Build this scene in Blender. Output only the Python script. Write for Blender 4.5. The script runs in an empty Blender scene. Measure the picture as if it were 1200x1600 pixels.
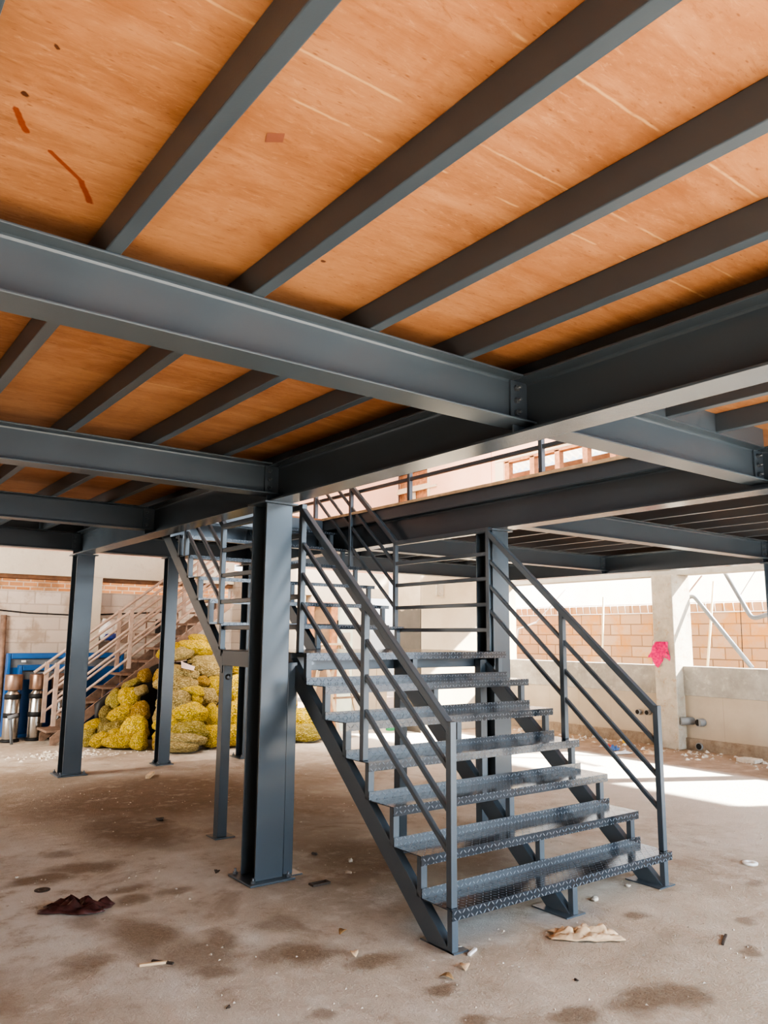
import bpy, bmesh, math, random
from mathutils import Vector, Matrix, noise
random.seed(7)
C = bpy.context.scene.collection
PI = math.pi

# ------------------------------------------------------------------ node helpers
def newmat(name):
    m = bpy.data.materials.new(name); m.use_nodes = True
    nt = m.node_tree; nt.nodes.clear()
    out = nt.nodes.new('ShaderNodeOutputMaterial'); b = nt.nodes.new('ShaderNodeBsdfPrincipled')
    nt.links.new(b.outputs[0], out.inputs[0])
    return m, nt, b
class NT:
    def __init__(s, nt): s.nt = nt
    def n(s, t, **kw):
        x = s.nt.nodes.new(t)
        for k, v in kw.items(): setattr(x, k, v)
        return x
    def l(s, a, b): s.nt.links.new(a, b)
    def setin(s, sock, v):
        if hasattr(v, 'is_linked') or isinstance(v, bpy.types.NodeSocket): s.l(v, sock)
        else: sock.default_value = v
    def math(s, op, a, b=None, c=None, clamp=False):
        x = s.n('ShaderNodeMath', operation=op); x.use_clamp = clamp
        s.setin(x.inputs[0], a)
        if b is not None: s.setin(x.inputs[1], b)
        if c is not None: s.setin(x.inputs[2], c)
        return x.outputs[0]
    def coord(s, kind='Object'):
        return s.n('ShaderNodeTexCoord').outputs[kind]
    def mapping(s, v, scale=(1,1,1), rot=(0,0,0), loc=(0,0,0)):
        x = s.n('ShaderNodeMapping'); s.l(v, x.inputs[0])
        x.inputs['Scale'].default_value = scale; x.inputs['Rotation'].default_value = rot; x.inputs['Location'].default_value = loc
        return x.outputs[0]
    def noise(s, v, scale=5, detail=4, rough=.55, dist=0, out='Fac'):
        x = s.n('ShaderNodeTexNoise'); s.l(v, x.inputs['Vector'])
        x.inputs['Scale'].default_value = scale; x.inputs['Detail'].default_value = detail
        x.inputs['Roughness'].default_value = rough; x.inputs['Distortion'].default_value = dist
        return x.outputs[out]
    def voronoi(s, v, scale=5, feature='F1', out='Distance', rnd=1):
        x = s.n('ShaderNodeTexVoronoi', feature=feature); s.l(v, x.inputs['Vector'])
        x.inputs['Scale'].default_value = scale; x.inputs['Randomness'].default_value = rnd
        return x.outputs[out]
    def ramp(s, f, stops, interp='LINEAR'):
        x = s.n('ShaderNodeValToRGB'); s.l(f, x.inputs[0]); cr = x.color_ramp; cr.interpolation = interp
        while len(cr.elements) < len(stops): cr.elements.new(.5)
        for e, (p, c) in zip(cr.elements, stops):
            e.position = p; e.color = (*c, 1) if len(c) == 3 else c
        return x.outputs[0]
    def mix(s, f, a, b, blend='MIX'):
        x = s.n('ShaderNodeMix', data_type='RGBA', blend_type=blend)
        s.setin(x.inputs[0], f)
        for k, v in ((6, a), (7, b)):
            if isinstance(v, tuple): x.inputs[k].default_value = (*v, 1) if len(v) == 3 else v
            else: s.l(v, x.inputs[k])
        return x.outputs[2]
    def smooth(s, v, a, b):          # 0 at a, 1 at b
        x = s.n('ShaderNodeMapRange', interpolation_type='SMOOTHSTEP')
        s.setin(x.inputs[0], v); x.inputs[1].default_value = a; x.inputs[2].default_value = b
        return x.outputs[0]
    def bump(s, h, strength=.3, dist=.01, normal=None):
        x = s.n('ShaderNodeBump'); s.l(h, x.inputs['Height'])
        x.inputs['Strength'].default_value = strength; x.inputs['Distance'].default_value = dist
        if normal is not None: s.l(normal, x.inputs['Normal'])
        return x.outputs[0]
    def sep(s, v):
        x = s.n('ShaderNodeSeparateXYZ'); s.l(v, x.inputs[0]); return x.outputs
    def comb(s, a, b, c):
        x = s.n('ShaderNodeCombineXYZ')
        for i, v in enumerate((a, b, c)): s.setin(x.inputs[i], v)
        return x.outputs[0]

def setp(b, **kw):
    for k, v in kw.items(): b.inputs[k].default_value = v

def simple(name, col, rough=.6, metal=0, var=.12, scale=6, bump=.0, bscale=40, spec=.5):
    m, nt, b = newmat(name); N = NT(nt); v = N.coord()
    d = tuple(c*(1-var) for c in col); l = tuple(min(1, c*(1+var)) for c in col)
    N.l(N.ramp(N.noise(v, scale, 4), [(.3, d), (.7, l)]), b.inputs['Base Color'])
    setp(b, Roughness=rough, Metallic=metal); b.inputs['Specular IOR Level'].default_value = spec
    if bump: N.l(N.bump(N.noise(v, bscale, 5), bump, .01), b.inputs['Normal'])
    return m

M = {}
# painted structural steel
def steel(name, col, rough=.33):
    m, nt, b = newmat(name); N = NT(nt); v = N.coord()
    n1 = N.noise(v, 1.3, 3, .5)
    c = N.ramp(n1, [(.25, tuple(x*.9 for x in col)), (.75, tuple(x*1.1 for x in col))])
    N.l(c, b.inputs['Base Color'])
    N.l(N.ramp(N.noise(v, 2.5, 2), [(.3, (rough*.96,)*3), (.7, (rough*1.05,)*3)]), b.inputs['Roughness'])
    b.inputs['Specular IOR Level'].default_value = .62
    N.l(N.bump(N.noise(v, 160, 2), .035, .004), b.inputs['Normal'])
    return m
STEELC = (.072, .093, .113)
M['steel'] = steel('painted steel', STEELC)
M['steel_gloss'] = steel('glossy painted steel', STEELC, .24)
M['bolt'] = simple('bolt steel', (.16, .18, .2), .35, .6)

# diamond plate
def plate():
    m, nt, b = newmat('diamond plate'); N = NT(nt); v = N.coord('Object')
    x, y, z = N.sep(v)
    p = 1/.029
    u = N.math('MULTIPLY', x, p); w = N.math('MULTIPLY', N.math('ADD', y, z), p)
    par = N.math('FLOORED_MODULO', N.math('ADD', N.math('FLOOR', u), N.math('FLOOR', w)), 2.0)
    fx = N.math('SUBTRACT', N.math('FRACT', u), .5); fy = N.math('SUBTRACT', N.math('FRACT', w), .5)
    s = N.math('SUBTRACT', N.math('MULTIPLY', par, 2.0), 1.0)
    fy2 = N.math('MULTIPLY', fy, s)
    a = N.math('ADD', fx, fy2); c = N.math('SUBTRACT', fx, fy2)
    d = N.math('SQRT', N.math('ADD', N.math('POWER', N.math('DIVIDE', a, .72), 2.0), N.math('POWER', N.math('DIVIDE', c, .20), 2.0)))
    h = N.smooth(d, 1.0, .55)
    base = N.ramp(N.noise(v, 4, 4), [(.3, (.018, .024, .032)), (.7, (.032, .042, .054))])
    col = N.mix(N.math('MULTIPLY', h, .42), base, (.26, .31, .37))
    N.l(col, b.inputs['Base Color'])
    N.l(N.ramp(N.noise(v, 18, 3), [(.3, (.13,)*3), (.7, (.20,)*3)]), b.inputs['Roughness'])
    b.inputs['Specular IOR Level'].default_value = .8
    N.l(N.bump(h, .55, .004), b.inputs['Normal'])
    return m
M['plate'] = plate()

# plywood ceiling
def ply():
    m, nt, b = newmat('orange plywood'); N = NT(nt); v = N.coord('Object')
    x, y, z = N.sep(v)
    st = N.mapping(v, (1.0, 5.5, 1), (0, 0, math.radians(6)))
    n1 = N.noise(st, 1.5, 6, .62, 1.2)
    n2 = N.noise(N.mapping(v, (4.5, 17, 1), (0, 0, math.radians(5))), 1.7, 7, .7, 1.6)
    n3 = N.noise(v, 1.1, 3)
    base = N.ramp(n1, [(.25, (.29, .122, .054)), (.5, (.43, .205, .100)), (.75, (.54, .29, .155))])
    base = N.mix(N.math('MULTIPLY', N.smooth(n2, .48, .75), .42), base, (.58, .32, .16))
    base = N.mix(N.math('MULTIPLY', N.smooth(n2, .44, .28), .5), base, (.24, .085, .032))
    base = N.mix(N.math('MULTIPLY', N.smooth(n3, .45, .66), .45), base, (.57, .30, .15))
    # short dark flecks
    n4 = N.noise(N.mapping(v, (9, 30, 1), (0, 0, math.radians(7))), 2.2, 6, .72, .6)
    base = N.mix(N.math('MULTIPLY', N.smooth(n4, .54, .70), .5), base, (.62, .36, .20))
    base = N.mix(N.math('MULTIPLY', N.smooth(n4, .45, .32), .45), base, (.23, .085, .034))
    n5 = N.noise(v, 3.2, 5, .6, .5)
    base = N.mix(N.math('MULTIPLY', N.smooth(n5, .5, .36), .35), base, (.29, .11, .045))
    fl = N.voronoi(N.mapping(v, (7, 20, 1), (0, 0, .15)), 1.9)
    base = N.mix(N.math('MULTIPLY', N.smooth(fl, .13, .03), .6), base, (.16, .05, .025))
    # sheet-to-sheet tone
    iy = N.math('FLOOR', N.math('DIVIDE', N.math('SUBTRACT', y, 1.325), 1.22))
    wn = N.n('ShaderNodeTexWhiteNoise', noise_dimensions='1D'); N.l(iy, wn.inputs['W'])
    base = N.mix(.16, base, N.ramp(wn.outputs[0], [(0, (.34, .12, .04)), (1, (.66, .33, .15))]))
    # pale seams between sheets and minor splinter lines
    wob = N.math('MULTIPLY', N.math('SUBTRACT', N.noise(v, 9, 4), .5), .014)
    yy = N.math('ADD', y, wob)
    f = N.math('ABSOLUTE', N.math('SUBTRACT', N.math('FLOORED_MODULO', N.math('ADD', N.math('SUBTRACT', yy, 1.325), .61), 1.22), .61))
    seam = N.smooth(f, .0055, .0015)
    f2 = N.math('ABSOLUTE', N.math('SUBTRACT', yy, 1.475)); f3 = N.math('ABSOLUTE', N.math('SUBTRACT', yy, 1.012))
    brk = N.smooth(N.noise(N.mapping(v, (2.2, .6, 1)), 2.5, 3), .46, .56)
    minor = N.math('MULTIPLY', N.smooth(N.math('MINIMUM', f2, f3), .006, .001), brk)
    brk2 = N.smooth(N.noise(v, 3.4, 3), .44, .58)
    base = N.mix(N.math('MULTIPLY', N.math('MAXIMUM', N.math('MULTIPLY', seam, brk2), minor), .5), base, (.78, .52, .27))
    # reddish drips and a knot
    warp = N.math('MULTIPLY', N.math('SUBTRACT', N.noise(v, 22, 3), .5), .03)
    def seg(ax, ay, bx, by, w):
        dx, dy = bx-ax, by-ay; L2 = dx*dx+dy*dy
        px = N.math('SUBTRACT', N.math('ADD', x, warp), ax); py = N.math('SUBTRACT', N.math('ADD', y, warp), ay)
        t = N.math('DIVIDE', N.math('ADD', N.math('MULTIPLY', px, dx), N.math('MULTIPLY', py, dy)), L2, clamp=True)
        qx = N.math('SUBTRACT', px, N.math('MULTIPLY', t, dx)); qy = N.math('SUBTRACT', py, N.math('MULTIPLY', t, dy))
        d = N.math('SQRT', N.math('ADD', N.math('MULTIPLY', qx, qx), N.math('MULTIPLY', qy, qy)))
        return N.smooth(d, w, w*.5)
    marks = seg(.300, 1.915, .345, 1.995, .011)
    for a in ((.415, 2.045, .52, 2.135, .009), (.52, 2.135, .572, 2.232, .012)): marks = N.math('MAXIMUM', marks, seg(*a))
    base = N.mix(N.math('MULTIPLY', marks, .8), base, (.25, .035, .012))
    dots = seg(.310, 1.850, .313, 1.853, .010)
    for a in ((.325, 1.64, .33, 1.645, .006), (1.319, 2.116, 1.322, 2.12, .011), (.416, 1.412, .418, 1.414, .005)): dots = N.math('MAXIMUM', dots, seg(*a))
    base = N.mix(N.math('MULTIPLY', dots, .85), base, (.07, .02, .01))
    N.l(base, b.inputs['Base Color']); setp(b, Roughness=.62); b.inputs['Specular IOR Level'].default_value = .3
    N.l(N.bump(n2, .25, .003), b.inputs['Normal'])
    return m
M['ply'] = ply()
M['patch'] = simple('brown veneer patch', (.27, .10, .06), .6)

# ground: dusty concrete with damp stains
STAINS = [ # x, y, rx, ry, strength, kind
 (3.05,7.6,1.5,1.3,.85,'b'),(2.35,6.5,.42,.75,.8,'b'),(3.7,6.3,1.0,.9,.6,'b'),(4.4,7.6,1.2,.9,.55,'b'),(1.9,8.9,1.0,1.0,.55,'b'),(3.45,4.75,.42,.55,.75,'b'),(3.35,5.5,.5,.6,.5,'b'),(3.9,4.3,.5,.5,.5,'b'),
 (1.72,5.6,.24,.12,.85,'g'),(1.42,5.48,.20,.10,.9,'g'),(1.66,6.0,.12,.1,.6,'g'),(1.78,5.0,.17,.08,.8,'g'),(1.76,4.79,.10,.07,.8,'g'),(2.0,4.76,.12,.07,.6,'g'),
 (1.62,4.22,.20,.30,.85,'g'),(1.74,3.82,.18,.22,.75,'g'),(1.28,4.02,.12,.11,.7,'g'),(1.93,3.92,.13,.12,.8,'g'),(2.32,3.95,.15,.14,.65,'g'),(2.18,3.52,.17,.14,.95,'g'),(2.40,3.21,.15,.09,.9,'g'),
 (2.02,3.58,.12,.09,.7,'g'),(1.72,3.62,.13,.08,.8,'g'),(2.46,2.86,.09,.05,.85,'g'),(3.97,2.89,.10,.06,.8,'g'),(3.13,2.21,.16,.11,.95,'g'),(3.27,2.15,.12,.1,.9,'g'),(2.76,2.31,.18,.08,.85,'g'),
 (2.38,2.53,.08,.05,.8,'g'),(1.93,2.97,.06,.05,.7,'g'),(4.02,2.28,.07,.05,.8,'g'),(4.4,2.47,.08,.05,.7,'g'),(5.1,2.8,.10,.06,.6,'g'),(1.45,4.57,.10,.14,.6,'g'),(3.6,2.55,.35,.12,.25,'g'),
]
def floor_mat():
    m, nt, b = newmat('dusty concrete'); N = NT(nt); v = N.coord('Object')
    wv = N.n('ShaderNodeTexNoise'); N.l(v, wv.inputs['Vector']); wv.inputs['Scale'].default_value = 3.2; wv.inputs['Detail'].default_value = 6
    off = N.n('ShaderNodeVectorMath', operation='SUBTRACT'); N.l(wv.outputs['Color'], off.inputs[0]); off.inputs[1].default_value = (.5, .5, .5)
    sc = N.n('ShaderNodeVectorMath', operation='SCALE'); N.l(off.outputs[0], sc.inputs[0]); sc.inputs['Scale'].default_value = .34
    ad = N.n('ShaderNodeVectorMath', operation='ADD'); N.l(v, ad.inputs[0]); N.l(sc.outputs[0], ad.inputs[1])
    x, y, z = N.sep(ad.outputs[0])
    n1 = N.noise(v, .8, 7, .62); n2 = N.noise(v, 5, 7, .68); n3 = N.noise(v, 40, 4, .7)
    base = N.ramp(n1, [(.3, (.41, .345, .27)), (.5, (.53, .465, .385)), (.7, (.62, .57, .50))])
    base = N.mix(N.math('MULTIPLY', N.smooth(n2, .50, .66), .6), base, (.68, .63, .56))
    n6 = N.noise(v, 1.9, 6, .7, .6)
    base = N.mix(N.math('MULTIPLY', N.smooth(n6, .47, .34), .5), base, (.30, .225, .16))
    base = N.mix(N.math('MULTIPLY', N.smooth(n2, .48, .30), .5), base, (.29, .215, .15))
    def ell(cx, cy, rx, ry, a=1.45, bb=.45):
        dx = N.math('DIVIDE', N.math('SUBTRACT', x, cx), rx); dy = N.math('DIVIDE', N.math('SUBTRACT', y, cy), ry)
        d = N.math('SQRT', N.math('ADD', N.math('MULTIPLY', dx, dx), N.math('MULTIPLY', dy, dy)))
        return N.smooth(d, a, bb)
    # pale dried cement, blue-grey overspray at the stair foot
    pale = N.math('MULTIPLY', ell(1.15, 4.9, .55, .9), .75)
    for a in ((1.35, 6.0, .5, .6), (2.35, 5.2, .5, .45), (1.5, 3.7, .3, .25)): pale = N.math('MAXIMUM', pale, N.math('MULTIPLY', ell(*a), .5))
    base = N.mix(N.math('MULTIPLY', pale, N.smooth(n2, .3, .55)), base, (.68, .65, .60))
    spray = N.math('MAXIMUM', ell(3.05, 3.38, .34, .24), ell(3.65, 3.15, .25, .16))
    base = N.mix(N.math('MULTIPLY', spray, .55), base, (.42, .46, .48))
    # yellowish clay fore-right
    base = N.mix(N.math('MULTIPLY', ell(3.9, 2.3, 1.3, .9), .35), base, (.52, .41, .29))
    # sun patch on the window side put into the colour, brown earth along the wall
    xs, ys, zs = N.sep(v)
    sun_strip = N.math('MULTIPLY', N.smooth(x, 5.6, 7.0), .8)
    base = N.mix(sun_strip, base, (.66, .61, .54))
    earth = N.math('MULTIPLY', N.smooth(x, 8.75, 9.0), .9)
    base = N.mix(earth, base, N.ramp(n2, [(.3, (.25, .16, .10)), (.7, (.45, .33, .23))]))
    gb = None; gg = None
    for cx, cy, rx, ry, st, k in STAINS:
        e = N.math('MULTIPLY', ell(cx, cy, rx, ry), st)
        if k == 'b': gb = e if gb is None else N.math('MAXIMUM', gb, e)
        else: gg = e if gg is None else N.math('MAXIMUM', gg, e)
    gbm = N.math('MULTIPLY', gb, N.smooth(n2, .26, .48))
    base = N.mix(gbm, base, N.ramp(n2, [(.35, (.080, .042, .020)), (.65, (.155, .090, .048))]))
    base = N.mix(gg, base, N.ramp(n3, [(.3, (.19, .135, .088)), (.7, (.29, .22, .155))]))
    # fine grit
    vo = N.voronoi(v, 55); grit = N.smooth(vo, .16, .06)
    base = N.mix(N.math('MULTIPLY', grit, N.math('MULTIPLY', N.smooth(n2, .5, .62), .5)), base, (.70, .64, .55))
    N.l(base, b.inputs['Base Color'])
    wet = N.math('MAXIMUM', gb, gg)
    N.l(N.ramp(wet, [(0, (.86,)*3), (1, (.62,)*3)]), b.inputs['Roughness'])
    b.inputs['Specular IOR Level'].default_value = .35
    h = N.math('ADD', N.math('MULTIPLY', N.noise(v, 14, 8, .7), .7), N.math('MULTIPLY', N.noise(v, 75, 5, .7), .45))
    h = N.math('ADD', h, N.math('MULTIPLY', grit, .10))
    N.l(N.bump(h, .7, .026), b.inputs['Normal'])
    return m
M['floor'] = floor_mat()

def blocks(name, c1, c2, mortar, bw=.4, bh=.2, axis='x', msize=.012, dirty=(.3, .22, .15)):
    m, nt, b = newmat(name); N = NT(nt); v = N.coord('Object'); x, y, z = N.sep(v)
    uv = N.comb(x if axis == 'x' else y, z, 0.0)
    br = N.n('ShaderNodeTexBrick'); N.l(uv, br.inputs['Vector'])
    br.inputs['Scale'].default_value = 1; br.inputs['Brick Width'].default_value = bw; br.inputs['Row Height'].default_value = bh
    br.inputs['Mortar Size'].default_value = msize; br.inputs['Mortar Smooth'].default_value = .3
    br.inputs['Color1'].default_value = (*c1, 1); br.inputs['Color2'].default_value = (*c2, 1); br.inputs['Mortar'].default_value = (*mortar, 1)
    n = N.noise(v, 2.2, 6, .65)
    c = N.mix(N.math('MULTIPLY', N.smooth(n, .48, .66), .6), br.outputs[0], dirty)
    N.l(c, b.inputs['Base Color']); setp(b, Roughness=.9)
    h = N.math('ADD', N.math('MULTIPLY', br.outputs['Fac'], -.6), N.math('MULTIPLY', N.noise(v, 30, 5), .3))
    N.l(N.bump(h, .5, .012), b.inputs['Normal'])
    return m
M['block_in'] = blocks('grey block wall', (.50, .42, .35), (.56, .48, .41), (.44, .37, .31), axis='x')
M['block_out'] = blocks('yellow block wall', (.38, .245, .15), (.43, .31, .215), (.22, .145, .09), axis='y', bw=.46, bh=.2, dirty=(.46, .22, .04))
M['brick_out'] = blocks('orange brick wall', (.72, .36, .16), (.80, .50, .28), (.85, .75, .62), axis='x', bw=.24, bh=.085)

def concrete(name, c, c2=None, rough=.88, sc=2.0, bump=.35, dirty=(.30, .24, .17), amt=.5):
    m, nt, b = newmat(name); N = NT(nt); v = N.coord('Object')
    c2 = c2 or tuple(x*1.15 for x in c)
    n = N.noise(v, sc, 7, .65); n2 = N.noise(v, sc*2.7, 6, .7)
    col = N.ramp(n, [(.3, c), (.7, c2)])
    col = N.mix(N.math('MULTIPLY', N.smooth(n2, .52, .72), amt), col, dirty)
    N.l(col, b.inputs['Base Color']); setp(b, Roughness=rough)
    N.l(N.bump(N.noise(v, 22, 7, .7), bump, .015), b.inputs['Normal'])
    return m
M['beam_conc'] = concrete('beige cement beam', (.52, .46, .37), amt=.25)
M['pier'] = concrete('worn pier', (.34, .30, .24), (.52, .46, .37), sc=4.5, dirty=(.36, .22, .11), amt=.75)
M['sill_conc'] = concrete('grey cement render', (.27, .25, .215), (.42, .395, .35), sc=3.4, dirty=(.55, .51, .44), amt=.6)
M['lintel'] = concrete('grey lintel', (.42, .39, .33), (.52, .49, .42), amt=.3)
M['rubble'] = concrete('earth footing', (.22, .16, .11), (.38, .30, .22), sc=9, bump=1.0)
M['pink'] = concrete('pink plaster', (.66, .39, .28), (.74, .49, .37), sc=.8, bump=.1, dirty=(.66, .34, .22), amt=.35)
M['cream'] = concrete('cream plaster', (.52, .43, .31), (.62, .53, .40), sc=2, bump=.15, dirty=(.55, .44, .30), amt=.35)

def tilewall():
    m, nt, b = newmat('beige wall tile'); N = NT(nt); v = N.coord('Object'); x, y, z = N.sep(v)
    f = N.math('ABSOLUTE', N.math('SUBTRACT', N.math('FLOORED_MODULO', N.math('ADD', y, .27), .62), .31))
    g = N.smooth(f, .306, .309)
    n = N.noise(v, 1.5, 6, .6)
    c = N.ramp(n, [(.3, (.36, .295, .22)), (.7, (.45, .38, .295))])
    c = N.mix(N.math('MULTIPLY', g, .6), c, (.24, .19, .14))
    low = N.math('MULTIPLY', N.smooth(z, .35, .1), N.noise(v, 6, 5))
    c = N.mix(low, c, (.42, .32, .22))
    N.l(c, b.inputs['Base Color']); setp(b, Roughness=.55)
    return m
M['tile'] = tilewall()

def partwall_shaded():   # two-tone render, dark below, with the side's shade put into the colour
    m, nt, b = newmat('shaded half rendered wall'); N = NT(nt); v = N.coord('Object'); x, y, z = N.sep(v)
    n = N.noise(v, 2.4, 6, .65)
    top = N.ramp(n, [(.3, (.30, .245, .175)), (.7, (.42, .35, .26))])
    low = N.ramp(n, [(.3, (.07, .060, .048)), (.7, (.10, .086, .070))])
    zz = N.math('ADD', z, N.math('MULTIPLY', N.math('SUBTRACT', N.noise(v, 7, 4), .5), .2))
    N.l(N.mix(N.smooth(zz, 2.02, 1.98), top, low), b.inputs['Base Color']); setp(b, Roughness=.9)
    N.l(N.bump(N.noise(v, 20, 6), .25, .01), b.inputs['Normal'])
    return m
M['partwall_shaded'] = partwall_shaded()
def corru():
    m, nt, b = newmat('white corrugated sheet'); N = NT(nt); v = N.coord('Object')
    N.l(N.ramp(N.noise(v, 2, 4), [(.3, (.72, .72, .66)), (.7, (.82, .82, .77))]), b.inputs['Base Color']); setp(b, Roughness=.6)
    tl = N.n('ShaderNodeBsdfTranslucent'); tl.inputs[0].default_value = (.85, .85, .78, 1)
    ms = N.n('ShaderNodeMixShader'); ms.inputs[0].default_value = .16; N.l(b.outputs[0], ms.inputs[1]); N.l(tl.outputs[0], ms.inputs[2])
    N.l(ms.outputs[0], [q for q in nt.nodes if q.type == 'OUTPUT_MATERIAL'][0].inputs[0])
    return m
M['corrugated'] = corru()
M['wood_frame'] = simple('reddish wood frame', (.42, .20, .10), .6, var=.3, scale=14)
M['wood_dark'] = simple('dark brown wood', (.16, .075, .035), .7, var=.25, scale=10)
M['door_brown'] = simple('brown door', (.25, .155, .09), .55, var=.15)
M['door_tan'] = simple('tan door', (.50, .41, .31), .6, var=.12)
M['door_green'] = simple('pale green door', (.62, .66, .55), .5, var=.08)
M['pale_wood'] = simple('pale raw wood', (.62, .47, .31), .7, var=.2, scale=12)
M['rust'] = simple('rusty brown steel', (.25, .165, .12), .75, .0, .3, 12, .2, 60)
M['rail_old'] = simple('faded brown railing', (.42, .31, .25), .6, .0, .2, 10)
M['blue'] = simple('blue machine paint', (.015, .10, .30), .4, .0, .15, 4)
M['bluegrey'] = simple('grey panel', (.17, .18, .19), .5, .0, .2, 4)
M['stainless'] = simple('stainless steel', (.50, .47, .43), .26, .9, .1, 8)
M['brown_hopper'] = simple('brown tinted steel', (.28, .18, .13), .35, .6, .2, 6)
M['black'] = simple('black rubber', (.012, .012, .013), .6)
M['tarp'] = simple('black tarpaulin', (.016, .013, .011), .55, .0, .4, 5, .5, 12)
M['pvc'] = simple('grey pvc', (.24, .245, .245), .45, .0, .12, 5)
M['pvc_dark'] = simple('dark hole', (.02, .018, .015), .9)
M['white_wire'] = simple('white wire', (.85, .85, .83), .5)
M['bamboo'] = simple('pale bamboo', (.62, .55, .36), .6)
M['pinkcloth'] = simple('hot pink fabric', (.80, .02, .17), .8, .0, .25, 30, .6, 60)
M['burgundy'] = simple('burgundy vinyl', (.085, .034, .032), .35, .0, .35, 12, .4, 30)
M['beigepaper'] = simple('beige crumpled paper', (.62, .45, .29), .8, .0, .15, 12, .4, 40)
M['whiteplastic'] = simple('white plastic', (.75, .74, .72), .5)
M['bagblue'] = simple('blue plastic', (.03, .06, .25), .4)
M['torn'] = simple('pinkish white paper', (.70, .58, .55), .7)
M['gold'] = simple('gold can', (.65, .42, .05), .35, .6)
M['red'] = simple('red plastic scrap', (.45, .03, .03), .5)
M['bluescrap'] = simple('blue plastic scrap', (.08, .18, .42), .5)
M['green'] = simple('green plastic', (.10, .50, .24), .5)
M['stone'] = simple('pale stone', (.56, .50, .42), .9, .0, .2, 20, .4, 40)
M['darkstone'] = simple('dark scrap', (.07, .055, .045), .6)
M['leaf'] = simple('dry leaf', (.30, .19, .09), .7, .0, .3, 30)
M['popcorn'] = simple('pale foam chips', (.74, .68, .58), .8)

def bagmat():
    m, nt, b = newmat('mesh sack of pellets'); N = NT(nt); v = N.coord('Object')
    oi = N.n('ShaderNodeObjectInfo'); col = oi.outputs['Color']
    cell = N.voronoi(v, 12, 'F1', 'Color'); d = N.voronoi(v, 12, 'F1', 'Distance')
    hs = N.n('ShaderNodeHueSaturation'); N.l(col, hs.inputs['Color'])
    r = N.sep(cell)[0]
    N.l(N.math('ADD', N.math('MULTIPLY', r, .8), .9), hs.inputs['Value'])
    c = N.mix(N.smooth(d, .25, .62), hs.outputs[0], N.mix(.55, hs.outputs[0], (.16, .10, .01)))
    c = N.mix(N.math('MULTIPLY', N.smooth(r, .72, .9), .45), c, (.85, .72, .42))
    N.l(c, b.inputs['Base Color']); setp(b, Roughness=.75)
    h = N.math('SUBTRACT', 1.0, d)
    N.l(N.bump(h, .8, .06), b.inputs['Normal'])
    return m
M['bag'] = bagmat()

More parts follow.
